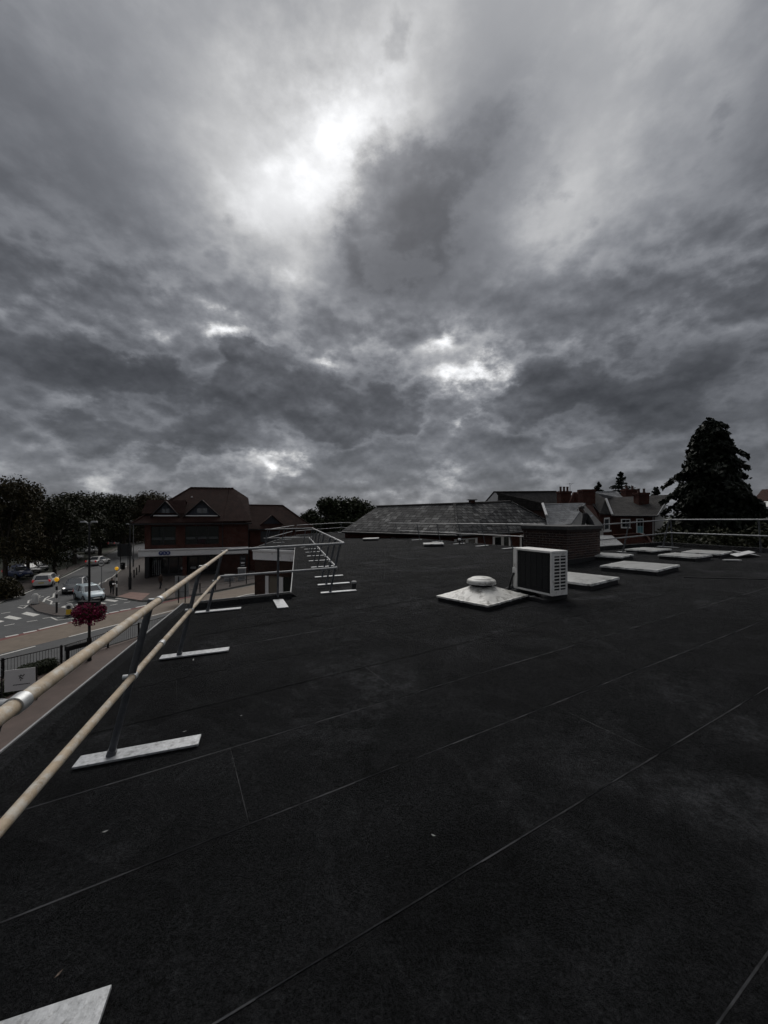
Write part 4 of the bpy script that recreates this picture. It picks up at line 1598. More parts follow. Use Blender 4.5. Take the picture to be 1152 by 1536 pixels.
# ---------------------------------------------------------------- the bank
def build_bank():
    F = Frame(V(213, 800, 50), V(372, 800, 54.5))
    L = F.L
    t = thing('bank_building', 'two storey brick bank with dark tiled roof, gabled dormers and white fascia', 'building', F.p(L / 2, 0, 0))
    def ob(n, mb, m, par=None): return obj(n, mb, MT[m], par or t, world=True)
    zE, zf0, zf1 = 7.35, 2.95, 3.85
    s = L / 13.0
    ob('wall', F.box(.3 * s, 1.0 * s, 0, .3, zf1, zE), 'brick_far')
    ob('wall', F.box(3.9 * s, 5.0 * s, 0, .3, zf1, zE), 'brick_far')
    ob('wall', F.box(9.2 * s, L, 0, .3, zf1, zE), 'brick_far')
    ob('wall', F.box(.3 * s, 9.2 * s, .02, .3, zf1, zf1 + .55), 'brick_far')
    ob('wall', F.box(.3 * s, 9.2 * s, .02, .3, zE - .45, zE), 'brick_far')
    ob('side_wall', F.box(L - .3, L, .3, 12, 0, zE), 'brick_far')
    ob('side_wall', F.box(.3 * s, .6 * s, .3, 12, 0, zE), 'brick_far')
    ob('back_wall', F.box(.3 * s, L, 12, 12.3, 0, zE), 'brick_far')
    ob('floor_slab', F.box(.35 * s, L - .05, .35, 11.9, zf1 - .2, zf1), 'slab')
    for (u0, u1, n) in ((1.0 * s, 3.9 * s, 2), (5.0 * s, 9.2 * s, 3)):
        w = ob('window', F.box(u0, u1, .2, .24, zf1 + .55, zf1 + .63), 'gutter')
        for k in range(n):
            a, b = u0 + (u1 - u0) * k / n, u0 + (u1 - u0) * (k + 1) / n
            ob('pane', F.box(a + .04, b - .04, .16, .18, zf1 + .63, zE - .5), 'glass_dark', w)
            ob('glazing_bar', F.box(b - .04, b + .04, .10, .2, zf1 + .6, zE - .45), 'gutter', w)
            ob('pane_reflection', F.box(a + .15, b - .15, .13, .15, zf1 + 1.25, zf1 + 1.55), 'glass_grey', w)  # pale strip put in for the faint reflection on each pane
    # ground floor: recessed shop front
    g = ob('shop_front', F.box(.3 * s, 9.3 * s, 1.4, 1.45, 0, zf0), 'gutter')
    for k in range(7):
        a = .5 * s + k * 1.22 * s
        ob('pane', F.box(a, a + 1.0 * s, 1.34, 1.37, .45, zf0 - .35), 'glass_dark', g)
        if k in (3, 4, 5):
            ob('display_board', F.box(a + .15, a + .85, 1.30, 1.33, .95, 1.25), 'sign_grey', g)
    for k in range(5):
        ob('door_bar', F.box(.95 * s + .22 * k, 1.0 * s + .22 * k, 1.28, 1.33, .3, 2.3), 'sign_grey', g)
    ob('pier', F.box(4.7 * s, 5.2 * s, 0, .5, 0, zf0), 'brick_far')
    ob('pier', F.box(.3 * s, .8 * s, .0, .5, 0, zf0), 'gutter')
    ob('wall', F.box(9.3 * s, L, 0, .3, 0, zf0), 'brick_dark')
    ob('wall', F.box(9.3 * s, L, .02, .3, zf0, zf1), 'brick_far')
    d = ob('door', F.box(11.9 * s, 12.7 * s, -.03, 0, .1, 2.7), 'gutter')
    for (z0, z1, m) in ((2.1, 2.35, 'glass_grey'), (1.55, 1.75, 'banner'), (1.2, 1.35, 'sign_grey')):
        ob('notice', F.box(12.05 * s, 12.55 * s, -.05, -.03, z0, z1), m, d)
    # fascia with flared lip, turned a little round the left corner
    f = MB()
    prof = [(-.25, zf0), (-.30, zf0 + .1), (-.36, zf1 - .22), (-.52, zf1 - .06), (-.52, zf1 + .03), (.0, zf1 + .05)]
    for i in range(len(prof) - 1):
        (v0, z0), (v1, z1) = prof[i], prof[i + 1]
        f.face([F.p(-.35, v0, z0), F.p(L, v0, z0), F.p(L, v1, z1), F.p(-.35 if v1 < -.4 else -.35, v1, z1)])
        f.face([F.p(-.35 - .4, 2.2, z0), F.p(-.35, v0, z0), F.p(-.35, v1, z1), F.p(-.35 - .4, 2.2, z1)])
    f.face([F.p(-.35, -.25, zf0), F.p(-.35, .3, zf0), F.p(L, .3, zf0), F.p(L, -.25, zf0)])
    f.face([F.p(L, -.25, zf0), F.p(L, .0, zf0), F.p(L, .0, zf1 + .05), F.p(L, -.52, zf1 + .03)])
    fo = ob('fascia', f, 'white_paint')
    # three overlapping blue discs with letters
    dirn = math.atan2(F.u.y, F.u.x)
    for k, ch in enumerate('TSB'):
        q = F.p(2.22 * s + .42 * k, -.345 - .012 * k, zf0 + .42)
        q2 = q - F.v * .03
        dd = obj('logo_disc', MB().tube(q, q2, .27, 22), MT['blue_sign'], fo, world=True)
        inv = world_of(fo).inverted()
        text_mesh('logo_letter', ch, .40, MT['letter'], dd, inv @ (q2 - F.v * .012), (PI / 2, 0, dirn))
    # roof
    e0 = -.55
    lo = [F.p(-1.1, e0, zE - .05), F.p(L + .45, e0, zE + .25), F.p(L + .45, 12.8, zE + .25), F.p(-1.1, 12.8, zE - .05)]
    rl, rr_ = F.p(5.0 * s, 6, 12.45), F.p(11.0 * s, 6, 12.5)
    h1, h2 = F.p(L + .1, 4.2, 11.0), F.p(L + .1, 7.8, 11.0)
    roof = slab_roof([[lo[0], lo[1], h1, rr_, rl], [lo[3], lo[0], rl], [lo[2], lo[3], rl, rr_, h2], [h1, h2, rr_]], .14)
    ro = ob('roof', roof, 'tile_brown')
    ob('gable_wall', MB().prism([F.p(L + .02, e0 + .5, zE), F.p(L + .02, 12.3, zE), h2 - F.u * .08 - Vector((0, 0, .2)), h1 - F.u * .08 - Vector((0, 0, .2))], F.u * -.2), 'tile_brown')
    def on_slope(u, v):                             # height of the front slope
        return zE + .1 + (12.45 - zE) * (v - e0) / (6 - e0)
    # ridge tiles and the lead roll up the slope
    for k in range(14):
        a, b = rl.lerp(rr_, k / 14), rl.lerp(rr_, (k + .92) / 14)
        ob('ridge_tile', MB().tube(a + Vector((0, 0, .02)), b + Vector((0, 0, .02)), .13, 8), 'tile_brown', ro)
    ob('hip_ridge', MB().tube(F.p(9.75 * s, e0 + .05, on_slope(0, e0 + .05)), F.p(10.4 * s, 5.6, on_slope(0, 5.6)), .08, 8), 'tile_brown', ro)
    ob('hip_ridge', MB().tube(lo[0], rl, .12, 8), 'tile_brown', ro)
    ob('roof_vent', F.box(5.3 * s, 5.5 * s, 3.9, 4.0, on_slope(0, 3.9) + .02, on_slope(0, 3.9) + .18), 'white_paint', ro)
    ob('gutter', F.box(-1.15, L + .5, e0 - .12, e0 + .02, zE - .24, zE - .06), 'gutter')
    ob('soffit', F.box(-.9, L + .3, e0 + .02, .25, zE - .26, zE - .2), 'gutter')
    ob('downpipe', MB().tube(F.p(9.68 * s, -.08, zf1), F.p(9.68 * s, -.08, zE), .07, 8), 'gutter')
    ob('downpipe', MB().tube(F.p(L + .02, .1, .1), F.p(L + .02, .1, zE), .06, 8), 'gutter')
    # gabled dormers: face, roof, sill
    def dormer(u0, u1, v, z0, h, over=.3):
        um = (u0 + u1) / 2
        back = v + 3.2
        face = MB().prism([F.p(u0, v, z0), F.p(u1, v, z0), F.p(um, v, z0 + h)], F.v * .1)
        dm = ob('dormer', face, 'blue_board')
        for k in range(1, 4):
            x = u0 + (u1 - u0) * k / 4
            hh = h * (1 - abs(x - um) / ((u1 - u0) / 2))
            ob('glazing_bar', F.box(x - .04, x + .04, v - .03, v, z0 + .12, z0 + hh - .1), 'gutter', dm)
        ob('pane', F.box(um - (u1 - u0) * .16, um + (u1 - u0) * .16, v - .02, v - .005, z0 + .3, z0 + h * .5), 'glass_grey', dm)
        rf = slab_roof([[F.p(u0 - .35, v - over, z0 - .15), F.p(um, v - over, z0 + h + .2), F.p(um, back, z0 + h + .2), F.p(u0 - .35, back - 1.6, z0 - .15)],
                        [F.p(um, v - over, z0 + h + .2), F.p(u1 + .35, v - over, z0 - .15), F.p(u1 + .35, back - 1.6, z0 - .15), F.p(um, back, z0 + h + .2)]], .12)
        ob('dormer_roof', rf, 'tile_brown', dm)
        ob('sill', F.box(u0 - .05, u1 + .05, v - .16, v + .02, z0 - .12, z0), 'white_paint', dm)
        ob('bargeboard', MB().tube(F.p(u0 - .35, v - over - .02, z0 - .18), F.p(um, v - over - .02, z0 + h + .12), .06, 6), 'gutter', dm)
        ob('bargeboard', MB().tube(F.p(u1 + .35, v - over - .02, z0 - .18), F.p(um, v - over - .02, z0 + h + .12), .06, 6), 'gutter', dm)
    dormer(1.25 * s, 4.0 * s, .55, 8.35, 1.75)
    dormer(5.1 * s, 9.0 * s, .45, 8.35, 1.95)
    # tiled cross ridge joining the left dormer
    cr = slab_roof([[F.p(-.2, .5, 8.6), F.p(4.9 * s, .5, 8.6), F.p(4.9 * s, 2.0, 10.45), F.p(.2, 2.0, 10.45)], [F.p(.2, 2.0, 10.45), F.p(4.9 * s, 2.0, 10.45), F.p(4.9 * s, 3.6, 9.9), F.p(-.2, 3.6, 8.9)]], .1)
    ob('cross_roof', cr, 'tile_brown', ro)
    return t


build_bank()

# brick shop with tiled hip roof right of the bank
def build_shop():
    F = Frame(V(374, 800, 57), V(466, 800, 61))
    L = F.L
    t = thing('tiled_shop', 'lower brick building with brown hipped roof right of the bank', 'building', F.p(L / 2, 0, 0))
    def ob(n, mb, m, par=None): return obj(n, mb, MT[m], par or t, world=True)
    zE, zR = 6.35, 10.0
    ob('wall', F.box(0, L, 0, .3, 0, zE), 'brick_far')
    ob('side_wall', F.box(L - .3, L, .3, 8, 0, zE), 'brick_far')
    ob('back_wall', F.box(0, L, 8, 8.3, 0, zE), 'brick_far')
    lo = [F.p(-.3, -.5, zE), F.p(L + .5, -.5, zE), F.p(L + .5, 8.7, zE), F.p(-.3, 8.7, zE)]
    r0, r1 = F.p(-.3, 4.1, zR), F.p(L - 3.6, 4.1, zR)
    ro = ob('roof', slab_roof([[lo[0], lo[1], r1, r0], [lo[1], lo[2], r1], [lo[2], lo[3], r0, r1]], .12), 'tile_brown')
    ob('hip_ridge', MB().tube(lo[1], r1, .1, 8), 'tile_brown', ro)
    ob('ridge', MB().tube(r0, r1, .1, 8), 'tile_brown', ro)
    ob('gutter', F.box(-.3, L + .55, -.62, -.48, zE - .2, zE - .05), 'gutter')
    w = ob('window', F.box(1.6, 4.4, -.05, .02, 4.3, 6.0), 'gutter')
    for k in range(3):
        ob('pane', F.box(1.7 + .9 * k, 2.5 + .9 * k, -.07, -.055, 4.4, 5.9), 'glass_grey', w)
    d = ob('dormer', MB().prism([F.p(1.7, .4, zE + .5), F.p(4.9, .4, zE + .5), F.p(3.3, .4, zE + 1.9)], F.v * .1), 'blue_board')
    ob('dormer_roof', slab_roof([[F.p(1.4, .1, zE + .4), F.p(3.3, .1, zE + 2.05), F.p(3.3, 2.6, zE + 2.05), F.p(1.4, 1.0, zE + .4)], [F.p(3.3, .1, zE + 2.05), F.p(5.2, .1, zE + .4), F.p(5.2, 1.0, zE + .4), F.p(3.3, 2.6, zE + 2.05)]], .1), 'tile_brown', d)
    ob('sill', F.box(1.6, 5.0, .25, .42, zE + .38, zE + .5), 'white_paint', d)


build_shop()


# ---------------------------------------------------------------- long slate roofed hall beyond the roof edge
def build_hall():
    C, P = V(687, 801, 25), V(682, 756, 29.2)
    EL, RL = V(513, 796, 31), V(566, 760, 33.5)
    ER, RR_ = V(842, 793, 36), V(765, 752.5, 34)
    t = thing('slate_hall', 'long low hall with weathered grey slate roof and white framed windows', 'building', (C.x + 2, C.y + 4, 0))
    def ob(n, mb, m, par=None): return obj(n, mb, MT[m], par or t, world=True)
    BL = Vector((EL.x + 4, EL.y + 9, EL.z))
    ro = ob('roof', slab_roof([[EL, C, P], [EL, P, RL]], .1), 'slate')
    ob('roof', slab_roof([[C, ER, RR_], [C, RR_, P]], .1), 'slate')
    ob('roof', slab_roof([[BL, EL, RL], [RL, P, RR_, BL]], .1), 'slate_dark')
    ob('ridge', MB().path([RL, P, RR_], .11, 8), 'slate_dark', ro)
    # hip of pale slates
    for k in range(16):
        a, b = C.lerp(P, k / 16), C.lerp(P, (k + .94) / 16)
        ob('hip_tile', MB().tube(a + Vector((0, 0, .03)), b + Vector((0, 0, .05)), .10, 8), 'slate', ro)
    for k in range(12):
        a, b = RR_.lerp(ER, k / 12), RR_.lerp(ER, (k + .94) / 12)
        ob('hip_tile', MB().tube(a + Vector((0, 0, .02)), b + Vector((0, 0, .04)), .09, 8), 'slate', ro)
    # walls in under the eaves
    inn = ((EL + ER) / 2 - C); inn.z = 0; inn.normalize()
    def wall(a, b, name='wall', m='brick_far', off=.35, z0=0, z1=None, s0=0.0, s1=1.0, th=.25, par=None):
        A = Vector((a.x, a.y, 0)); B = Vector((b.x, b.y, 0))
        d = (B - A).normalized()
        n = Vector((-d.y, d.x, 0))
        if n.dot(inn) < 0: n = -n
        p, q = A.lerp(B, s0) + n * off, A.lerp(B, s1) + n * off
        z1 = (min(a.z, b.z) - .06) if z1 is None else z1
        return ob(name, MB().prism([p + Vector((0, 0, z0)), q + Vector((0, 0, z0)), q + Vector((0, 0, z1)), p + Vector((0, 0, z1))], n * th), m, par)
    wall(C, EL)
    wall(C, ER)
    ob('gutter', MB().path([EL + Vector((0, -.08, -.12)), C + Vector((0, -.1, -.12)), ER + Vector((0, -.08, -.12))], .07, 8), 'gutter')
    for (s0, s1, g) in ((.015, .075, 'glass_dark'), (.095, .145, 'glass_dark'), (.305, .36, 'glass_dark'), (.385, .43, 'glass_dark'), (.56, .61, 'glass_dark')):
        w = wall(C, ER, 'window', 'white_frame', .30, 5.3, 6.72, s0 - .012, s1 + .022, .04)
        wall(C, ER, 'pane', g, .27, 5.4, 6.66, s0 + .004, s1 + .002, .02, w)
    # small louvre on the ridge
    q = P.lerp(RR_, .28)
    k = ob('ridge_vent', MB().box(q + Vector((0, 0, .13)), (.42, .4, .25)), 'brick_dark')
    ob('vent_roof', MB().box(q + Vector((0, 0, .28)), (.75, .6, .07), bev=.02), 'lead', k)


build_hall()


def poly_building(name, label, loc, walls, roofs, extra=()):
    """walls: (points, material, thickness vector, name); roofs: (points, material)"""
    t = thing(name, label, 'building', (loc[0], loc[1], 0))
    out = {}
    for (pts, m, th, nm) in walls:
        out[nm] = obj(nm, MB().prism(pts, th), MT[m], t, world=True)
    for (pts, m) in roofs:
        out['roof'] = obj('roof', slab_roof([pts], .1), MT[m], t, world=True)
    return t, out


def down(q, z=0.0): return Vector((q.x, q.y, z))


# tall gabled slate house behind the hall
A, B_, Cc = V(743, 738, 40), V(724, 759, 38.5), V(764, 761, 42.5)
R2 = V(834, 737, 50)
E2 = V(880, 768, 51)
bh, _ = poly_building('gabled_house', 'tall dark slate house with pale rendered gable behind the hall', (A.x, A.y),
    [([down(B_), down(Cc), Cc, A, B_], 'render_pale', Vector((.12, .2, 0)), 'gable_wall'), ([down(Cc), down(E2), E2, Cc], 'brick_dark', Vector((-.1, .2, 0)), 'wall')],
    [([Cc + Vector((-.1, -.3, -.1)), E2, R2, A + Vector((-.2, -.1, .08))], 'slate_dark'), ([B_ + Vector((-.2, -.2, 0)), A + Vector((-.2, -.1, .08)), R2, R2 + Vector((-4, 3, -3))], 'slate_dark')])
obj('ridge', MB().tube(A, R2, .09, 8), MT['slate_dark'], bh, world=True)

# small pale slate extension with white gable
a1, a2, a3, a4 = V(815, 757, 27), V(875.5, 755.5, 29), V(853.5, 785, 25.8), V(822, 790, 25)
g3 = V(905, 788, 30)
ex, _ = poly_building('slate_extension', 'small extension with pale slate roof and rendered gable left of the brick house', (a3.x, a3.y),
    [([down(a3), down(g3), g3, a2, a3], 'render_wall', Vector((-.1, .2, 0)), 'gable_wall'), ([down(a4), down(a3), a3, a4], 'render_wall', Vector((0, .2, 0)), 'wall')],
    [([a4, a3 + Vector((.1, -.15, 0)), a2 + Vector((.12, -.05, .04)), a1], 'slate_pale')])
obj('coping', MB().path([a1 + Vector((-.05, 0, .08)), V(820, 773, 26)], .09, 8), MT['white_paint'], ex, world=True)
obj('ridge', MB().tube(a1, a2, .06, 8), MT['lead'], ex, world=True)
obj('verge', MB().tube(a2, a3, .05, 8), MT['gutter'], ex, world=True)


def chimney(parent, base, w, d, h, rz, pots, m='brick_far', pot_h=.5):
    c = obj('chimney', MB().box(base + Vector((0, 0, h / 2)), (w, d, h), rz), MT[m], parent, world=True)
    obj('chimney_band', MB().box(base + Vector((0, 0, h - .1)), (w + .12, d + .12, .2), rz), MT[m], c, world=True)
    for k in range(pots):
        f = (k + .5) / pots - .5
        q = base + Vector((math.cos(rz) * w * f, math.sin(rz) * w * f, h))
        mb = MB().lathe([(.13, 0), (.10, .1), (.09, pot_h - .08), (.13, pot_h - .05), (.12, pot_h), (.07, pot_h)], c=q, n=12)
        obj('chimney_pot', mb, MT['terracotta'], c, world=True)
    return c


# brick house with big stacks
w1, w2, w3, w4, w5 = V(852, 760, 36), V(861, 738, 36.5), V(889, 736.5, 37), V(908, 748, 35.5), V(918, 771, 34.5)
bhz, _ = poly_building('brick_house', 'red brick house with broad chimney and dark slate side roof', (w3.x, w3.y),
    [([down(w1), down(V(900, 770, 34)), V(900, 770, 34), V(889, 750, 35), V(882, 738, 36), w2, w1], 'brick_far', Vector((0, .25, 0)), 'gable_wall'),
     ([down(V(899, 770, 33.8)), down(w5), w5 + Vector((0, 0, -.1)), V(899, 771, 33.8)], 'brick_far', Vector((0, .25, 0)), 'wall')],
    [([V(889, 757, 34.6), V(900, 770, 33.6), w5, w4, w3], 'slate_dark'), ([V(873, 758, 33.5), V(889, 757, 34.5), V(902, 786, 32), V(893, 788, 31)], 'tile_red')])
chimney(bhz, V(880, 757, 35.2) + Vector((0, 0, 0)), 1.15, .8, 1.38, .1, 0)
chimney(bhz, V(846, 757, 37.5), 1.05, .7, 1.30, .1, 3, pot_h=.45)
obj('verge', MB().path([V(909, 748, 35.2), V(918.5, 772, 34.2)], .10, 8), MT['white_paint'], bhz, world=True)
wn = obj('window', MB().prism([V(906, 777, 33.6), V(914, 776, 33.7), V(914, 795, 33.7), V(906, 796, 33.6)], (0, -.06, 0)), MT['white_frame'], bhz, world=True)
obj('pane', MB().prism([V(907.4, 779, 33.5), V(912.6, 778.6, 33.6), V(912.6, 793, 33.6), V(907.4, 794, 33.5)], (0, -.05, 0)), MT['glass_grey'], wn, world=True)
obj('sill', MB().prism([V(904.5, 796, 33.5), V(916, 795, 33.5), V(916, 797.3, 33.5), V(904.5, 798.3, 33.5)], (0, -.12, 0)), MT['white_frame'], wn, world=True)
# TV aerial
ae = thing('tv_aerial', 'thin television aerial standing beside the three pot chimney', 'aerial', V(855, 757, 37.8))
obj('mast', MB().tube((0, 0, 0), (0, 0, 2.1), .025, 6), MT['aerial'], ae)
obj('boom', MB().tube((-.35, 0, 2.05), (.3, 0, 2.05), .018, 6), MT['aerial'], ae)
for k in range(5):
    obj('element', MB().tube((-.3 + .13 * k, -.2, 2.05), (-.3 + .13 * k, .2, 2.05), .012, 5), MT['aerial'], ae)

# rear terrace with two chimneys
r0, r1, e0_, e1_ = V(911, 746.5, 39), V(1005, 742, 37.5), V(918, 773, 35), V(986, 773.5, 33.5)
tr, _ = poly_building('terrace_house', 'red brick terrace house with slate roof and two windows beside the conifer', (e0_.x, e0_.y),
    [([down(e0_ + Vector((0, .2, 0))), down(e1_ + Vector((-.1, .2, 0))), e1_ + Vector((-.1, .2, -.05)), e0_ + Vector((0, .2, -.05))], 'brick_far', Vector((0, .25, 0)), 'wall'),
     ([down(e1_ + Vector((-.05, .2, 0))), down(e1_ + Vector((2.4, 7, 0))), e1_ + Vector((2.4, 7, 0)), r1 + Vector((-.05, 0, -.05)), e1_ + Vector((-.05, .2, 0))], 'render_wall', Vector((-.2, .05, 0)), 'gable_wall')],
    [([e0_, e1_, r1, r0], 'slate_dark'), ([r0, r1, r1 + Vector((1.2, 4, -2.4)), r0 + Vector((-1, 4, -2.4))], 'slate_dark'),
     ([V(889, 737, 37.2), V(908, 747, 38.5), V(935, 746, 40), V(925, 736.5, 41.5)], 'slate_pale')])
chimney(tr, V(944, 748, 40.5), 1.25, .8, .98, 0, 2, pot_h=.35)
chimney(tr, V(962, 760, 36.6), 1.0, .75, 1.32, 0, 2, pot_h=.4)
obj('flashing', MB().prism([V(952, 760, 36.1), V(964, 760, 36.1), V(964, 761.2, 36.0), V(952, 761.2, 36.0)], (0, -.06, 0)), MT['lead'], tr, world=True)
obj('gutter', MB().tube(e0_ + Vector((0, -.06, -.05)), e1_ + Vector((0, -.06, -.05)), .06, 8), MT['gutter'], tr, world=True)
obj('verge', MB().tube(e1_ + Vector((.05, 0, .02)), r1 + Vector((.05, 0, .02)), .06, 8), MT['lead'], tr, world=True)


def house_window(x0, y0, x1, y1, D, extra=None):
    w = obj('window', MB().prism([V(x0, y1, D), V(x1, y1, D), V(x1, y0, D), V(x0, y0, D)], (0, .06, 0)), MT['white_frame'], tr, world=True)
    xm = (x0 + x1) / 2
    ym = y0 + (y1 - y0) * .5
    for (a, b, c, d) in ((x0 + 1.2, y0 + 1.2, xm - .4, ym - .3), (xm + .4, y0 + 1.2, x1 - 1.2, ym - .3), (x0 + 1.2, ym + .3, xm - .4, y1 - 1.2), (xm + .4, ym + .3, x1 - 1.2, y1 - 1.2)):
        low = extra and b > ym
        obj('pane', MB().prism([V(a, d, D - .01), V(c, d, D - .01), V(c, b, D - .01), V(a, b, D - .01)], (0, -.02, 0)), MT[extra if low else 'glass_dark'], w, world=True)
    obj('sill', MB().prism([V(x0 - .6, y1 + .9, D), V(x1 + .6, y1 + .9, D), V(x1 + .6, y1, D), V(x0 - .6, y1, D)], (0, -.1, 0)), MT['white_frame'], w, world=True)


house_window(932, 778.5, 945.5, 791.5, 34.2)
house_window(955, 778, 965.3, 800.5, 33.8, 'curtain')
# low back additions below the rail
lw, _ = poly_building('lean_to', 'low brick lean to with grey slate roof between chimney and terrace', (V(915, 810, 22).x, 22),
    [([down(V(902, 830, 20)), down(V(945, 826, 21)), V(945, 826, 21), V(902, 828, 20)], 'brick_far', Vector((0, .2, 0)), 'wall')],
    [([V(896, 833, 20), V(946, 826, 20.5), V(918, 803, 25), V(896, 803, 25)], 'slate_pale')])
yw, _ = poly_building('yard_wall', 'weathered red brick yard wall behind the small corner rooflight', (V(950, 815, 26).x, 26),
    [([down(V(916, 803, 26)), down(V(984, 824, 24)), V(984, 824, 24), V(972, 806, 25), V(958, 800.5, 25.5), V(920, 803, 26)], 'brick_far', Vector((.05, .25, 0)), 'wall')], [])
obj('coping', MB().path([V(920, 803, 25.9), V(958, 800.5, 25.4), V(972, 806, 24.9), V(984, 824, 23.9)], .07, 6), MT['tile_red'], yw, world=True)
# far right: pale metal roof and a red tiled house on the rise
sd, _ = poly_building('metal_shed', 'pale metal roofed shed beyond the conifer at the right edge', (V(1145, 760, 48).x, 48),
    [([down(V(1122, 764, 46)), down(V(1180, 764, 46)), V(1180, 764.5, 46), V(1122, 764.5, 46)], 'render_wall', Vector((0, .3, 0)), 'wall'),
     ([V(1122, 764.5, 46), V(1180, 764.5, 46), V(1180, 761, 46), V(1126, 759, 46)], 'lead', Vector((0, .1, 0)), 'fascia')],
    [([V(1124, 760, 46), V(1190, 764, 45), V(1190, 752, 55), V(1136, 752, 54)], 'render_pale')])
rh, _ = poly_building('red_roofed_house', 'distant house with mottled red roof at the right edge', (V(1150, 740, 90).x, 90),
    [([down(V(1128, 756, 86)), down(V(1200, 756, 84)), V(1200, 754, 84), V(1128, 754, 86)], 'brick_far', Vector((0, .3, 0)), 'wall')],
    [([V(1126, 755, 85), V(1205, 757, 83), V(1205, 733, 92), V(1143, 734, 93)], 'tile_red')])

# ================================================================ trees
def leaf_quads(mb, p, s, rr, flat=0.0, droop=None):
    a = Vector((rr.gauss(0, 1), rr.gauss(0, 1), rr.gauss(0, 1) * (1 - flat)))
    if droop is not None: a = a * .5 + droop
    a.normalize()
    b = a.cross(Vector((rr.gauss(0, 1), rr.gauss(0, 1), rr.gauss(0, 1) + .01))).normalized()
    mb.face([p + a * s, p + b * s * .55, p - a * s * .8, p - b * s * .55])


def broadleaf(rr, h, w, leaves, size, clumps=34, low=.22):
    """trunk with limbs + leaf clumps; returns two MBs at the origin"""
    tr_ = MB()
    zt = h * .38
    tr_.tube((0, 0, 0), (0, 0, zt), .30, 10, r2=.22)
    cl = []
    for k in range(clumps):
        a = rr.uniform(0, 2 * PI)
        z = h * (low + (1 - low) * rr.random() ** .8)
        f = (z / h - low) / (1 - low)
        rad = w / 2 * (math.sin(PI * min(1, .18 + .78 * f)) ** .7)
        r = rad * rr.uniform(.35, .95)
        cr = w * rr.uniform(.10, .19)
        c = Vector((r * math.cos(a), r * math.sin(a), min(z, h - cr * .8)))
        cl.append((c, cr))
    for (c, cr) in cl[:12]:
        tr_.tube((0, 0, zt * rr.uniform(.7, 1)), c, .10, 6, r2=.03)
    lv = MB()
    tot = sum(cr ** 2 for _, cr in cl)
    for (c, cr) in cl:
        for _ in range(int(leaves * cr ** 2 / tot)):
            d = Vector((rr.gauss(0, 1), rr.gauss(0, 1), rr.gauss(0, 1) * .8)).normalized()
            p = c + d * cr * (rr.random() ** .45) * rr.uniform(.85, 1.2)
            leaf_quads(lv, p, size * rr.uniform(.6, 1.35), rr)
    return tr_, lv


def tree_template(seed, h, w, leaves, size, leafm, clumps=34, low=.22):
    rr = random.Random(seed)
    a, b = broadleaf(rr, h, w, leaves, size, clumps, low)
    return a.mesh('trunk', MT['bark']), b.mesh('crown', MT[leafm])


def plant(name, label, tpl, loc, s=(1, 1, 1), rz=0.0, group=None, cat='tree'):
    t = thing(name, label, cat, loc, rz, group)
    t.scale = s
    link(bpy.data.objects.new('trunk', tpl[0]), t)
    link(bpy.data.objects.new('crown', tpl[1]), t)
    return t


TP = [tree_template(21, 12, 10, 9000, .20, 'leaf_olive', 40, .20), tree_template(22, 12, 10, 9000, .20, 'leaf_green', 40, .22),
      tree_template(23, 12, 9, 8000, .21, 'leaf_green', 36, .24)]
row = 'street trees along the far side of the road'
for (px, D, top, wpx, k, lab) in (
        (8, 47, 718, 95, 0, 'tall olive tree cut by the left edge, highest of the row'),
        (42, 52, 726, 70, 0, 'olive green tree just right of the tallest one at the left edge'),
        (82, 53, 746, 80, 1, 'dark street tree whose trunk stands behind the white estate car'),
        (112, 66, 741, 80, 2, 'dark tree behind the black street lamp'),
        (150, 76, 740, 78, 1, 'dark tree over the white car on the side road'),
        (186, 88, 744, 72, 2, 'dark tree to the left of the pale grey street lamp'),
        (226, 84, 739, 66, 0, 'rounded tree rising behind the left end of the bank roof')):
    base = V(px, 774, D)
    H = CAM_Z + (774 - top) / FPX * D
    Wd = wpx / FPX * D
    tp_h, tp_w = (12, 10) if k < 2 else (12, 9)
    plant('street_tree', lab, TP[k], (base.x, base.y, 0), (Wd / tp_w * 1.12, Wd / tp_w * 1.12, H / tp_h), px * .7, row)
# second rank that closes the view under the crowns
for (px, D, top, wpx, k, lab) in (
        (-30, 62, 745, 110, 1, 'tree in the rear rank cut by the left edge, behind the parked cars'),
        (60, 78, 752, 110, 2, 'rear rank tree above the parked dark cars'),
        (130, 100, 748, 100, 0, 'rear rank tree in the gap behind the street lamp'),
        (205, 118, 748, 90, 1, 'furthest tree at the end of the side road')):
    base = V(px, 774, D)
    H = CAM_Z + (774 - top) / FPX * D
    plant('street_tree', lab, TP[k], (base.x, base.y, 0), (wpx / FPX * D / 10, wpx / FPX * D / 10, H / 12), px * 1.3, 'rear rank of trees')
TF = tree_template(31, 12, 11, 9500, .30, 'leaf_far', 60, .10)
TF2 = tree_template(32, 12, 7, 7000, .28, 'leaf_far', 60, .10)
for (px, D, top, wpx, tp, tw, lab) in (
        (492, 74, 748, 52, TF2, 7, 'narrow pointed tree behind the shop roof, left of the round one'),
        (528, 78, 748.5, 84, TF, 11, 'broad round green tree left of the slate hall'),
        (466, 95, 765, 34, TF, 11, 'low dark tree at the end of the shop roof'),
        (508, 100, 757, 70, TF, 11, 'low tree filling the gap between pointed and round tree'),
        (560, 100, 760, 22, TF, 11, 'small dark tree touching the left end of the slate ridge')):
    base = V(px, 774, D)
    H = CAM_Z + (774 - top) / FPX * D
    plant('garden_tree', lab, tp, (base.x, base.y, 0), (wpx / FPX * D / tw * 1.15, wpx / FPX * D / tw * 1.15, H / 12), px, 'trees between shop and slate hall')

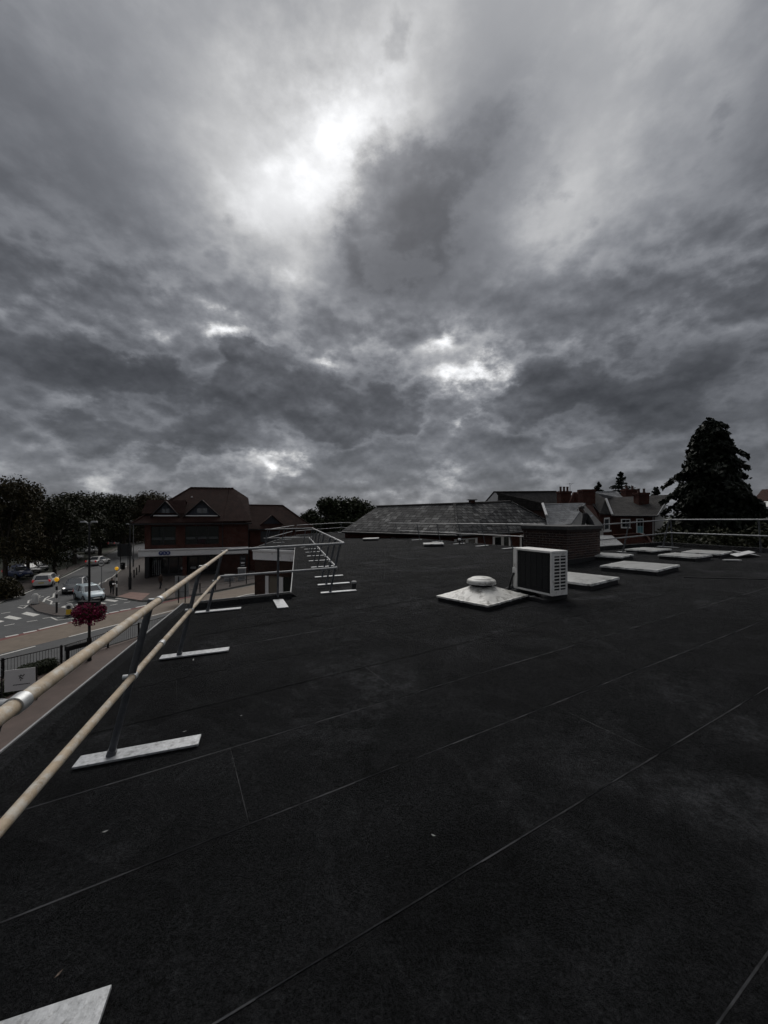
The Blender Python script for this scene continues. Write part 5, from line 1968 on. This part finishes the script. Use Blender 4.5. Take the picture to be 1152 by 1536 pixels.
# undergrowth below the street trees
bs = thing('bush', 'brownish bush at the left edge below the tallest tree', 'bush', G(8, 897, .12))
rr = random.Random(9)
bl = MB()
for _ in range(1800):
    d = Vector((rr.gauss(0, 1), rr.gauss(0, 1), abs(rr.gauss(0, 1)))).normalized() * rr.random() ** .4
    leaf_quads(bl, Vector((d.x * 1.5, d.y * 1.4, .1 + d.z * 2.0)), .14, rr)
obj('foliage', bl, MT['leaf_olive'], bs)
obj('stem', MB().tube((0, 0, 0), (0, .1, 1.2), .06, 6), MT['bark'], bs)


rr = random.Random(19)  # dark hedge masses added to hide bright ground and keep it dark under the crowns
for (pa, pb, h, lab) in ((V(-60, 774, 72), V(60, 774, 80), 3.2, 'dark hedge mass added behind the parked cars to darken under the crowns'), (V(60, 774, 82), V(150, 774, 100), 3.0, 'dark hedge mass added along the car park to darken under the middle trees'),
                         (V(150, 774, 108), V(240, 774, 135), 3.4, 'dark hedge mass added to darken the end of the side road')):
    hd = thing('dark_backdrop_hedge', lab, 'hedge', (pa.x, pa.y, 0))
    d = Vector((pb.x - pa.x, pb.y - pa.y, 0))
    hd.rotation_euler = (0, 0, math.atan2(d.y, d.x))
    obj('foliage', leaf_block(4200, (0, -.7, .0), (d.length, .7, h), .30, rr, Matrix.Identity(4)), MT['leaf_hedge'], hd)
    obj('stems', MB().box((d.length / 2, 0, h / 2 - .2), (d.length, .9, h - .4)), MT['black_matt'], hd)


# large drooping conifer at the right
def conifer(rr, h, w, sprays, size, droop=.9, bare=.02, exp=.44):
    tr_ = MB().tube((0, 0, 0), (0, 0, h * .96), .34, 10, r2=.03)
    lv = MB()
    nb = 150
    for k in range(nb):
        f = bare + (1 - bare) * (k / nb) ** .85
        z0 = h * f
        R0 = w / 2 * (1 - f) ** exp * rr.uniform(.50, 1.18) + .16
        a = k * 2.39996 + rr.uniform(-.3, .3)
        rise = rr.uniform(.0, .28) * R0
        e = Vector((math.cos(a), math.sin(a), 0))
        pts = []
        for j in range(9):
            s = j / 8
            z = z0 + rise * math.sin(s * 2.2) - droop * R0 * .42 * s ** 2.4
            pts.append(Vector((0, 0, 0)) + e * R0 * s + Vector((0, 0, z)))
        if k % 3 == 0: tr_.tube(pts[0], pts[5], .06, 5, r2=.02, cap=False)
        cnt = int(sprays / nb * (.35 + 1.1 * (1 - f)))
        for _ in range(cnt):
            s = rr.random() ** .6
            i = min(7, int(s * 8))
            p = pts[i].lerp(pts[i + 1], s * 8 - i)
            side_ = Vector((-e.y, e.x, 0)) * rr.gauss(0, .16 * R0 * (1.15 - s) + .10)
            hang = rr.random() * .42
            p = p + side_ + Vector((0, 0, -hang * (1 - .4 * s)))
            leaf_quads(lv, p, size * rr.uniform(.6, 1.4), rr, droop=(e * .55 + Vector((0, 0, -.75))))
    for _ in range(sprays // 4):                   # dense shaded inside
        f = rr.uniform(.02, .93)
        rad = (w / 2 * (1 - f) ** exp) * .72 * rr.random() ** .5
        a = rr.uniform(0, 2 * PI)
        leaf_quads(lv, Vector((rad * math.cos(a), rad * math.sin(a), h * f)), size * 1.25, rr, droop=Vector((0, 0, -.4)))
    # top leader
    for _ in range(160):
        z = h * rr.uniform(.94, 1.01)
        leaf_quads(lv, Vector((rr.gauss(0, .10), rr.gauss(0, .10), z)), size * .8, rr, droop=Vector((0, 0, -.8)))
    return tr_, lv


rr = random.Random(17)
ca, cb_ = conifer(rr, 15.6, 8.8, 40000, .19)
cb0 = V(1064, 774, 29.5)
plant('conifer_tree', 'large dark drooping conifer towering over the right guard rail', (ca.mesh('trunk', MT['bark']), cb_.mesh('crown', MT['leaf_conifer'])), (cb0.x, cb0.y, 0), (1, 1, 1), .4)
# second, lower growth merging with its right side
rr = random.Random(18)
ca, cb_ = conifer(rr, 10.3, 9.0, 14000, .19, exp=.6)
cb1 = V(1118, 774, 31)
plant('conifer_tree', 'lower conifer growing into the right side of the tall one', (ca.mesh('trunk', MT['bark']), cb_.mesh('crown', MT['leaf_conifer'])), (cb1.x, cb1.y, 0), (1, 1, 1), 1.1)
# laurels under the conifers, seen through the rails
for (px, D, top, wpx, lab) in ((1010, 24, 790, 70, 'dark laurel bush below the conifer, beside the terrace'), (1075, 25, 793, 90, 'dark laurel bush below the conifer, behind the rail'), (1145, 24, 786, 90, 'dark laurel bush at the right edge behind the rail')):
    base = V(px, 774, D)
    H = CAM_Z + (774 - top) / FPX * D
    t = thing('laurel_bush', lab, 'bush', (base.x, base.y, 0), 0, 'laurels below the conifer')
    mb = MB()
    rr = random.Random(px)
    Wd = wpx / FPX * D
    for _ in range(3600):
        d = Vector((rr.gauss(0, 1), rr.gauss(0, 1), rr.gauss(0, 1))).normalized() * rr.uniform(.75, 1.02)
        z = H * .55 + d.z * H * .47
        leaf_quads(mb, Vector((d.x * Wd * .55 * rr.uniform(.85, 1.1), d.y * Wd * .5, z)), .13, rr)
    obj('crown', mb, MT['leaf_green'], t)
    obj('trunk', MB().tube((0, 0, 0), (0, 0, H * .8), .12, 6), MT['bark'], t)


# far cedars with flat tiers
def cedar(rr, h, w, tiers, leaves, size):
    tr_ = MB().tube((0, 0, 0), (0, 0, h * .98), .3, 8, r2=.04)
    lv = MB()
    for k in range(tiers):
        f = .55 + .44 * k / (tiers - 1)
        for j in range(4):
            a = rr.uniform(0, 2 * PI)
            ln = (.25 + h * (1 - f) * .62) * rr.uniform(.55, 1.1)
            e = Vector((math.cos(a), math.sin(a), 0))
            z = h * f + rr.uniform(-.2, .2)
            tr_.tube((0, 0, z - .2), e * ln + Vector((0, 0, z + .1)), .07, 5, r2=.02)
            for _ in range(leaves // (tiers * 4)):
                s = rr.random() ** .7
                p = e * ln * s + Vector((-e.y, e.x, 0)) * rr.gauss(0, .16 * ln) + Vector((0, 0, z + .1 * s + rr.gauss(0, .10)))
                leaf_quads(lv, p, size * rr.uniform(.6, 1.3), rr, flat=.6)
    return tr_, lv


for (px, D, top, wpx, lab, sd_) in ((932, 85, 709, 34, 'dark cedar with flat tiers standing above the terrace chimneys', 3), (898, 90, 725, 22, 'smaller dark cedar behind the ridge of the brick house', 4), (984, 92, 732, 28, 'low dark conifer top between terrace roof and large conifer', 5)):
    base = V(px, 774, D)
    H = CAM_Z + (774 - top) / FPX * D
    rr = random.Random(sd_)
    a, b = cedar(rr, H, wpx / FPX * D * 1.3, 15, 4200, .24)
    plant('cedar_tree', lab, (a.mesh('trunk', MT['bark']), b.mesh('crown', MT['leaf_cedar'])), (base.x, base.y, 0), (1, 1, 1), 0, 'dark conifers behind the terrace')

# distant wood closing the horizon
rr = random.Random(77)
fw = MB()
for k in range(420):
    x = -420 + 840 * k / 419
    Y = 260 + 60 * math.sin(k * .7) + rr.uniform(-20, 20)
    H = 7.0 + 2.2 * rr.random()
    for _ in range(16):
        p = Vector((x * 1.0 + rr.gauss(0, 3), Y + rr.gauss(0, 3), rr.uniform(0, 1) * H))
        leaf_quads(fw, p, 1.1, rr)
o = obj('distant_wood', fw, MT['leaf_hedge'], kind='stuff')
o['label'] = 'distant line of trees on the horizon'

# ================================================================ cars
def car(label, base, heading, paint, L=4.0, Wd=1.74, Hh=1.48, kind='hatch', lights='day', rough=.28):
    t = thing('car', label, 'car', (base[0], base[1], base[2] if len(base) > 2 else 0), math.atan2(heading[1], heading[0]), 'cars on the road and car park')
    pm = mat('car_paint', paint, rough, .1, spec=.6)
    k = L / 4.0
    hw = Wd / 2
    st = [(-2.0, .74, .38, .78), (-1.93, .86, .30, .90), (-1.75, .95, .25, .95), (-1.3, .99, .22, .96), (-.4, 1.0, .21, .94), (.4, 1.0, .21, .93), (.85, .99, .21, .93),
          (1.15, .97, .22, .90), (1.55, .93, .22, .83), (1.83, .84, .26, .73), (1.96, .70, .33, .62), (2.02, .5, .42, .54)]
    if kind == 'estate': st[0] = (-2.0, .80, .36, .85)
    rings = []
    for (x, w, zl, zs) in st:
        w *= hw
        sc_ = Hh / 1.48
        zl, zs = zl * sc_, zs * sc_
        zm = (zl + zs) / 2
        half = [(w * .80, zl), (w * .96, zl + .10), (w, zm), (w * .985, zs - .10), (w * .93, zs - .02), (w * .75, zs + .015), (w * .3, zs + .035)]
        ring = [Vector((x * k, y, z)) for (y, z) in half] + [Vector((x * k, -y, z)) for (y, z) in half[::-1]]
        rings.append(ring)
    obj('body', MB().loft(rings), pm, t)
    # cabin
    zb, zt = .90 * Hh / 1.48, Hh
    xr0, xr1 = {'hatch': (-1.86, -1.42), 'estate': (-1.93, -1.66), 'saloon': (-1.45, -.75)}[kind]
    xf0, xf1 = 1.02, .22
    def cab(z):
        f = (z - zb) / (zt - zb)
        w = hw * (.93 - .22 * f)
        a, b = xr0 + (xr1 - xr0) * f, xf0 + (xf1 - xf0) * f
        c = .10
        return [Vector((a * k + c, -w, z)), Vector((b * k - c, -w, z)), Vector((b * k, -w + c, z)), Vector((b * k, w - c, z)), Vector((b * k - c, w, z)), Vector((a * k + c, w, z)), Vector((a * k, w - c, z)), Vector((a * k, -w + c, z))]
    gl = MB().loft([cab(zb - .04), cab(zb + (zt - zb) * .45), cab(zt - .06)], smooth=False)
    cabin = obj('windows', gl, MT['glass_grey'], t)
    top = cab(zt - .07)
    ctr = sum(top, Vector()) / 8
    ro = MB().loft([[q + (q - ctr) * .015 for q in top], [ctr + (q - ctr) * .97 + Vector((0, 0, .045)) for q in top], [ctr + (q - ctr) * .75 + Vector((0, 0, .075)) for q in top]])
    obj('roof', ro, pm, t)
    lo, hi = cab(zb - .03), cab(zt - .04)
    for i, r in ((1, .03), (2, .03), (3, .03), (4, .03), (0, .06), (7, .06), (5, .06), (6, .06)):
        obj('pillar', MB().tube(lo[i], hi[i], r, 6), pm, cabin)
    for s_ in (-1, 1):
        w0, w1 = hw * .935, hw * .715
        obj('door_pillar', MB().tube((-.35 * k, s_ * w0, zb - .02), (-.42 * k, s_ * w1, zt - .05), .045, 6), MT['car_trim'], cabin)
        if kind != 'saloon':
            obj('rear_pillar', MB().prism([(-1.55 * k, s_ * (w0 - .0), zb), (-1.28 * k, s_ * w0, zb), (-1.25 * k, s_ * (w1 + .02), zt - .08), (-1.38 * k, s_ * (w1 + .02), zt - .08)], (0, s_ * .012, 0)), pm, cabin)
        obj('mirror', MB().box((.75 * k, s_ * (hw + .07), .98 * Hh / 1.48), (.14, .18, .12), bev=.03), pm, t)
        for x in (-1.22 * k, 1.25 * k):
            obj('wheel_arch', MB().tube((x, s_ * (hw - .25), .33), (x, s_ * (hw + .006), .33), .37, 20), MT['car_trim'], t)
            wh = obj('wheel', MB().tube((x, s_ * (hw - .19), .31), (x, s_ * (hw + .012), .31), .31, 20), MT['tyre'], t)
            obj('rim', MB().tube((x, s_ * (hw + .010), .31), (x, s_ * (hw + .022), .31), .20, 16), MT['rim'], wh)
            for q in range(5):
                a = q * 2 * PI / 5
                obj('spoke_gap', MB().box((x + .11 * math.cos(a), s_ * (hw + .024), .31 + .11 * math.sin(a)), (.06, .006, .06)), MT['tyre'], wh)
        obj('headlight', MB().box((1.84 * k, s_ * hw * .70, .68 * Hh / 1.48), (.20, .20, .10), mat=Matrix.Rotation(-s_ * .5, 4, 'Z'), bev=.03), MT['lamp_lit' if lights == 'front' else 'lamp_white'], t)
        obj('tail_light', MB().box((-1.94 * k, s_ * hw * .82, .84 * Hh / 1.48), (.14, .20, .26), mat=Matrix.Rotation(s_ * .35, 4, 'Z'), bev=.02), MT['lamp_red'], t)
    obj('grille', MB().box((1.975 * k, 0, .50), (.10, Wd * .52, .14), bev=.02), MT['car_trim'], t)
    obj('bumper_vent', MB().box((1.965 * k, 0, .33), (.10, Wd * .62, .10), bev=.02), MT['car_trim'], t)
    obj('sill', MB().box((0, 0, .20), (2.2 * k, Wd * .9, .08)), MT['car_trim'], t)
    obj('number_plate', MB().box((2.03 * k, 0, .42), (.03, .50, .11)), MT['plate_white'], t)
    obj('number_plate', MB().box((-2.005 * k, 0, .62), (.03, .50, .11)), MT['plate_yellow'], t)
    return t


car('silver blue hatchback waiting at the zebra crossing behind the street lamp', G(134, 899.5, .004), (.80, -.60), (.44, .52, .55))
car('dark grey car with headlights on beside the silver hatchback', G(114.5, 886.5, .004), (.45, -.89), (.10, .105, .11), lights='front', L=4.3)
car('white estate car driving away, red tail lights facing the camera', G(70, 878, .004), (-.48, .87), (.62, .61, .58), L=4.4, kind='estate')
car('white car going up the side road beyond the round sign', G(148, 847, .004), (-.14, .99), (.58, .57, .55), L=4.5, kind='saloon', Hh=1.46)
car('small white car parked under the trees left of the street lamp', G(104, 840, .12), (.95, .3), (.60, .59, .57), L=4.1)
car('white van parked far up the road, left of the street lamp top', G(123, 829, .12), (.9, .4), (.62, .62, .60), L=4.6, Hh=1.9, kind='estate')
car('small pale car far under the trees right of the street lamp', G(139, 829.5, .12), (.3, -.95), (.55, .55, .54), L=4.0)
car('furthest car on the side road, seen from behind', G(171, 818.5, .004), (-.3, .95), (.30, .28, .27), L=4.2)
car('dark blue car nearest in the row parked at the left edge', G(27, 866, .12), (.92, -.38), (.03, .05, .14), L=4.2)
car('black car parked second in the row under the left trees', G(41, 860.5, .12), (.92, -.38), (.03, .03, .032), L=4.3)
car('dark grey car parked furthest in the row under the left trees', G(52, 856, .12), (.92, -.38), (.025, .027, .03), L=4.3)

# ================================================================ people
def skin_mesh(name, joints, edges, m, parent, root=0, sub=2):
    me = bpy.data.meshes.new(name)
    me.from_pydata([j[0] for j in joints], edges, [])
    me.materials.append(m)
    o = link(bpy.data.objects.new(name, me), parent)
    md = o.modifiers.new('skin', 'SKIN')
    md.use_smooth_shade = True
    if not me.skin_vertices: me.skin_vertices.new()
    for i, j in enumerate(joints):
        r = j[1]
        me.skin_vertices[0].data[i].radius = r if isinstance(r, tuple) else (r, r)
        me.skin_vertices[0].data[i].use_root = (i == root)
    s = o.modifiers.new('subdivision', 'SUBSURF')
    s.levels = s.render_levels = sub
    return o


def person(label, loc, rz, h=1.72, lean=0.0, stride=.0, arms=((0, 0), (0, 0)), jacket='jacket_black', legs='trousers', skin='skin', look=0.0):
    """facing local -y; lean in radians forward; arms: (forward, bend) in radians for left and right"""
    t = thing('person', label, 'person', loc, rz)
    k = h / 1.72
    t.scale = (k, k, k)
    hip = Vector((0, 0, .92))
    def up(y, z, x=0.0):                           # a point of the upper body turned forward about the hips
        v = Vector((x, y, z)) - hip
        c, s = math.cos(lean), math.sin(lean)
        return hip + Vector((v.x, v.y * c - v.z * s, v.y * s + v.z * c))
    ch, ub, nk = up(0, 1.22), up(.01, 1.40), up(-.005, 1.49)
    hd0 = up(-.02, 1.55)
    hc = hd0 + Vector((0, -.035 - look * .02, .065))
    ht = hc + Vector((0, .0, .085))
    J = [(hip, (.13, .10)), (ch, (.135, .10)), (ub, (.12, .085)), (nk, .055), (hd0, .062), (hc, (.078, .092)), (ht, (.062, .075))]
    E = [(0, 1), (1, 2), (2, 3), (3, 4), (4, 5), (5, 6)]
    jk = [(hip + Vector((0, 0, -.06)), (.165, .125)), (hip + Vector((0, 0, .10)), (.155, .12)), (ch, (.165, .128)), (ub, (.15, .11)), (nk + Vector((0, .01, -.01)), (.078, .078))]
    je = [(0, 1), (1, 2), (2, 3), (3, 4)]
    tj = [(hip + Vector((0, 0, .05)), (.15, .115))]
    te = []
    hands = []
    for si, s in enumerate((-1, 1)):
        f, bnd = arms[si]
        sh = up(.01, 1.41, s * .175)
        d = Vector((s * .12, -math.sin(f + lean * .3), -math.cos(f + lean * .3))).normalized()
        el = sh + d * .29
        d2 = Vector((s * -.05, -math.sin(f + bnd), -math.cos(f + bnd))).normalized()
        wr = el + d2 * .25
        pm_ = wr + d2 * .07
        b = len(J)
        J += [(sh, .058), (el, .042), (wr, .028), (pm_, (.036, .022))]
        E += [(2, b), (b, b + 1), (b + 1, b + 2), (b + 2, b + 3)]
        b = len(jk)
        jk += [(sh, .085), (el, .064), (wr - d2 * .015, .046)]
        je += [(3, b), (b, b + 1), (b + 1, b + 2)]
        hands.append((pm_, d2, s))
        hp = Vector((s * .09, 0, .88))
        st = stride * s
        kn = Vector((s * .10, -.03 - st * .24, .50))
        an = Vector((s * .10, .02 - st * .40 + (.12 if st < 0 else 0), .09 + (.04 if st < 0 else 0)))
        toe = an + Vector((s * .02, -.16, -.055))
        b = len(J)
        J += [(hp, .085), (kn, .055), (an, .038), (toe, (.035, .025))]
        E += [(0, b), (b, b + 1), (b + 1, b + 2), (b + 2, b + 3)]
        b = len(tj)
        tj += [(hp, .105), (kn, .078), (an + Vector((0, 0, -.01)), .062)]
        te += [(0, b), (b, b + 1), (b + 1, b + 2)]
        sh_ = MB()
        sh_.loft([[an + Vector((dx, dy, dz)) for (dx, dz) in ((-.045, -.08), (.045, -.08), (.048, -.04), (.03, zt_), (-.03, zt_), (-.048, -.04))] for (dy, zt_) in ((.06, .02), (-.02, .03), (-.10, -.015), (-.19, -.045))])
        obj('shoe', sh_, MT['jacket_black'], t)
    bo = skin_mesh('body', J, E, MT[skin], t)
    skin_mesh('jacket', jk, je, MT[jacket], t)
    skin_mesh('trousers', tj, te, MT[legs], t)
    hr = MB()
    rings = []
    for i in range(7):
        a = PI * .5 * i / 6
        rings.append([hc + Vector((.093 * math.cos(a) * math.cos(b), .018 + .108 * math.cos(a) * math.sin(b), .03 + .105 * math.sin(a))) for b in [2 * PI * q / 14 for q in range(14)]])
    obj('hair', MB().loft(rings), MT['hair'], t)
    for s in (-1, 1):
        obj('ear', MB().tube(hc + Vector((s * .078, .01, 0)), hc + Vector((s * .096, .02, 0)), .026, 8), MT[skin], bo)
        obj('eye', MB().tube(hc + Vector((s * .032, -.085, .012)), hc + Vector((s * .032, -.099, .012)), .011, 8), MT['hair'], bo)
    obj('nose', MB().tube(hc + Vector((0, -.085, .01)), hc + Vector((0, -.115, -.028)), .008, 6, r2=.016), MT[skin], bo)
    obj('mouth', MB().box(hc + Vector((0, -.088, -.055)), (.045, .014, .009)), MT['jacket_maroon'], bo)
    for (p, d, s) in hands:
        hm = MB()
        sd2 = Vector((0, 1, 0)) - d * d.y
        sd2.normalize()
        for q in range(4):
            o_ = sd2 * (-.03 + .02 * q)
            ln = (.068, .080, .076, .058)[q]
            m_ = p + o_ + d * ln * .55
            hm.tube(p + o_, m_, .0095, 6)
            hm.tube(m_, m_ + (d + Vector((-s * .5, 0, 0))).normalized() * ln * .5, .0085, 6, r2=.007)
        th = p - sd2 * .034 - d * .05
        hm.tube(th, th + (d - sd2 * .8).normalized() * .05, .011, 6, r2=.009)
        obj('fingers', hm, MT[skin], bo)
    return t


roofer = person('person in a black jacket with a white print bending over behind the brick chimney', on_roof((7.42, 13.75)), math.radians(-118), 1.80, lean=.42, arms=((.05, .25), (.05, .25)), skin='skin_dark', look=1)
pr = MB()
for k in range(8):
    pr.box((-.11 + .03 * k, .012 - .006 * abs(k - 3.5), 1.335), (.021, .05, .042), mat=Matrix.Rotation(.42, 4, 'X'))
obj('white_print', pr, MT['letter'], roofer)
walker = person('person in dark clothes with a maroon bag holding white paper beside the belisha beacon', G(168, 892, .12), math.radians(35), 1.72, stride=.6, arms=((.2, .3), (.6, .9)), jacket='jacket_black', legs='trousers')
obj('shoulder_bag', MB().box((.22, .05, 1.12), (.14, .32, .36), bev=.04), MT['jacket_maroon'], walker)
obj('paper', MB().box((.18, -.36, 1.16), (.30, .20, .012), mat=Matrix.Rotation(.5, 4, 'X')), MT['banner'], walker)
person('person in a dark coat standing in front of the bank windows', G(241, 883, .12), math.radians(170), 1.66, stride=.3, jacket='coat_brown', legs='trousers')
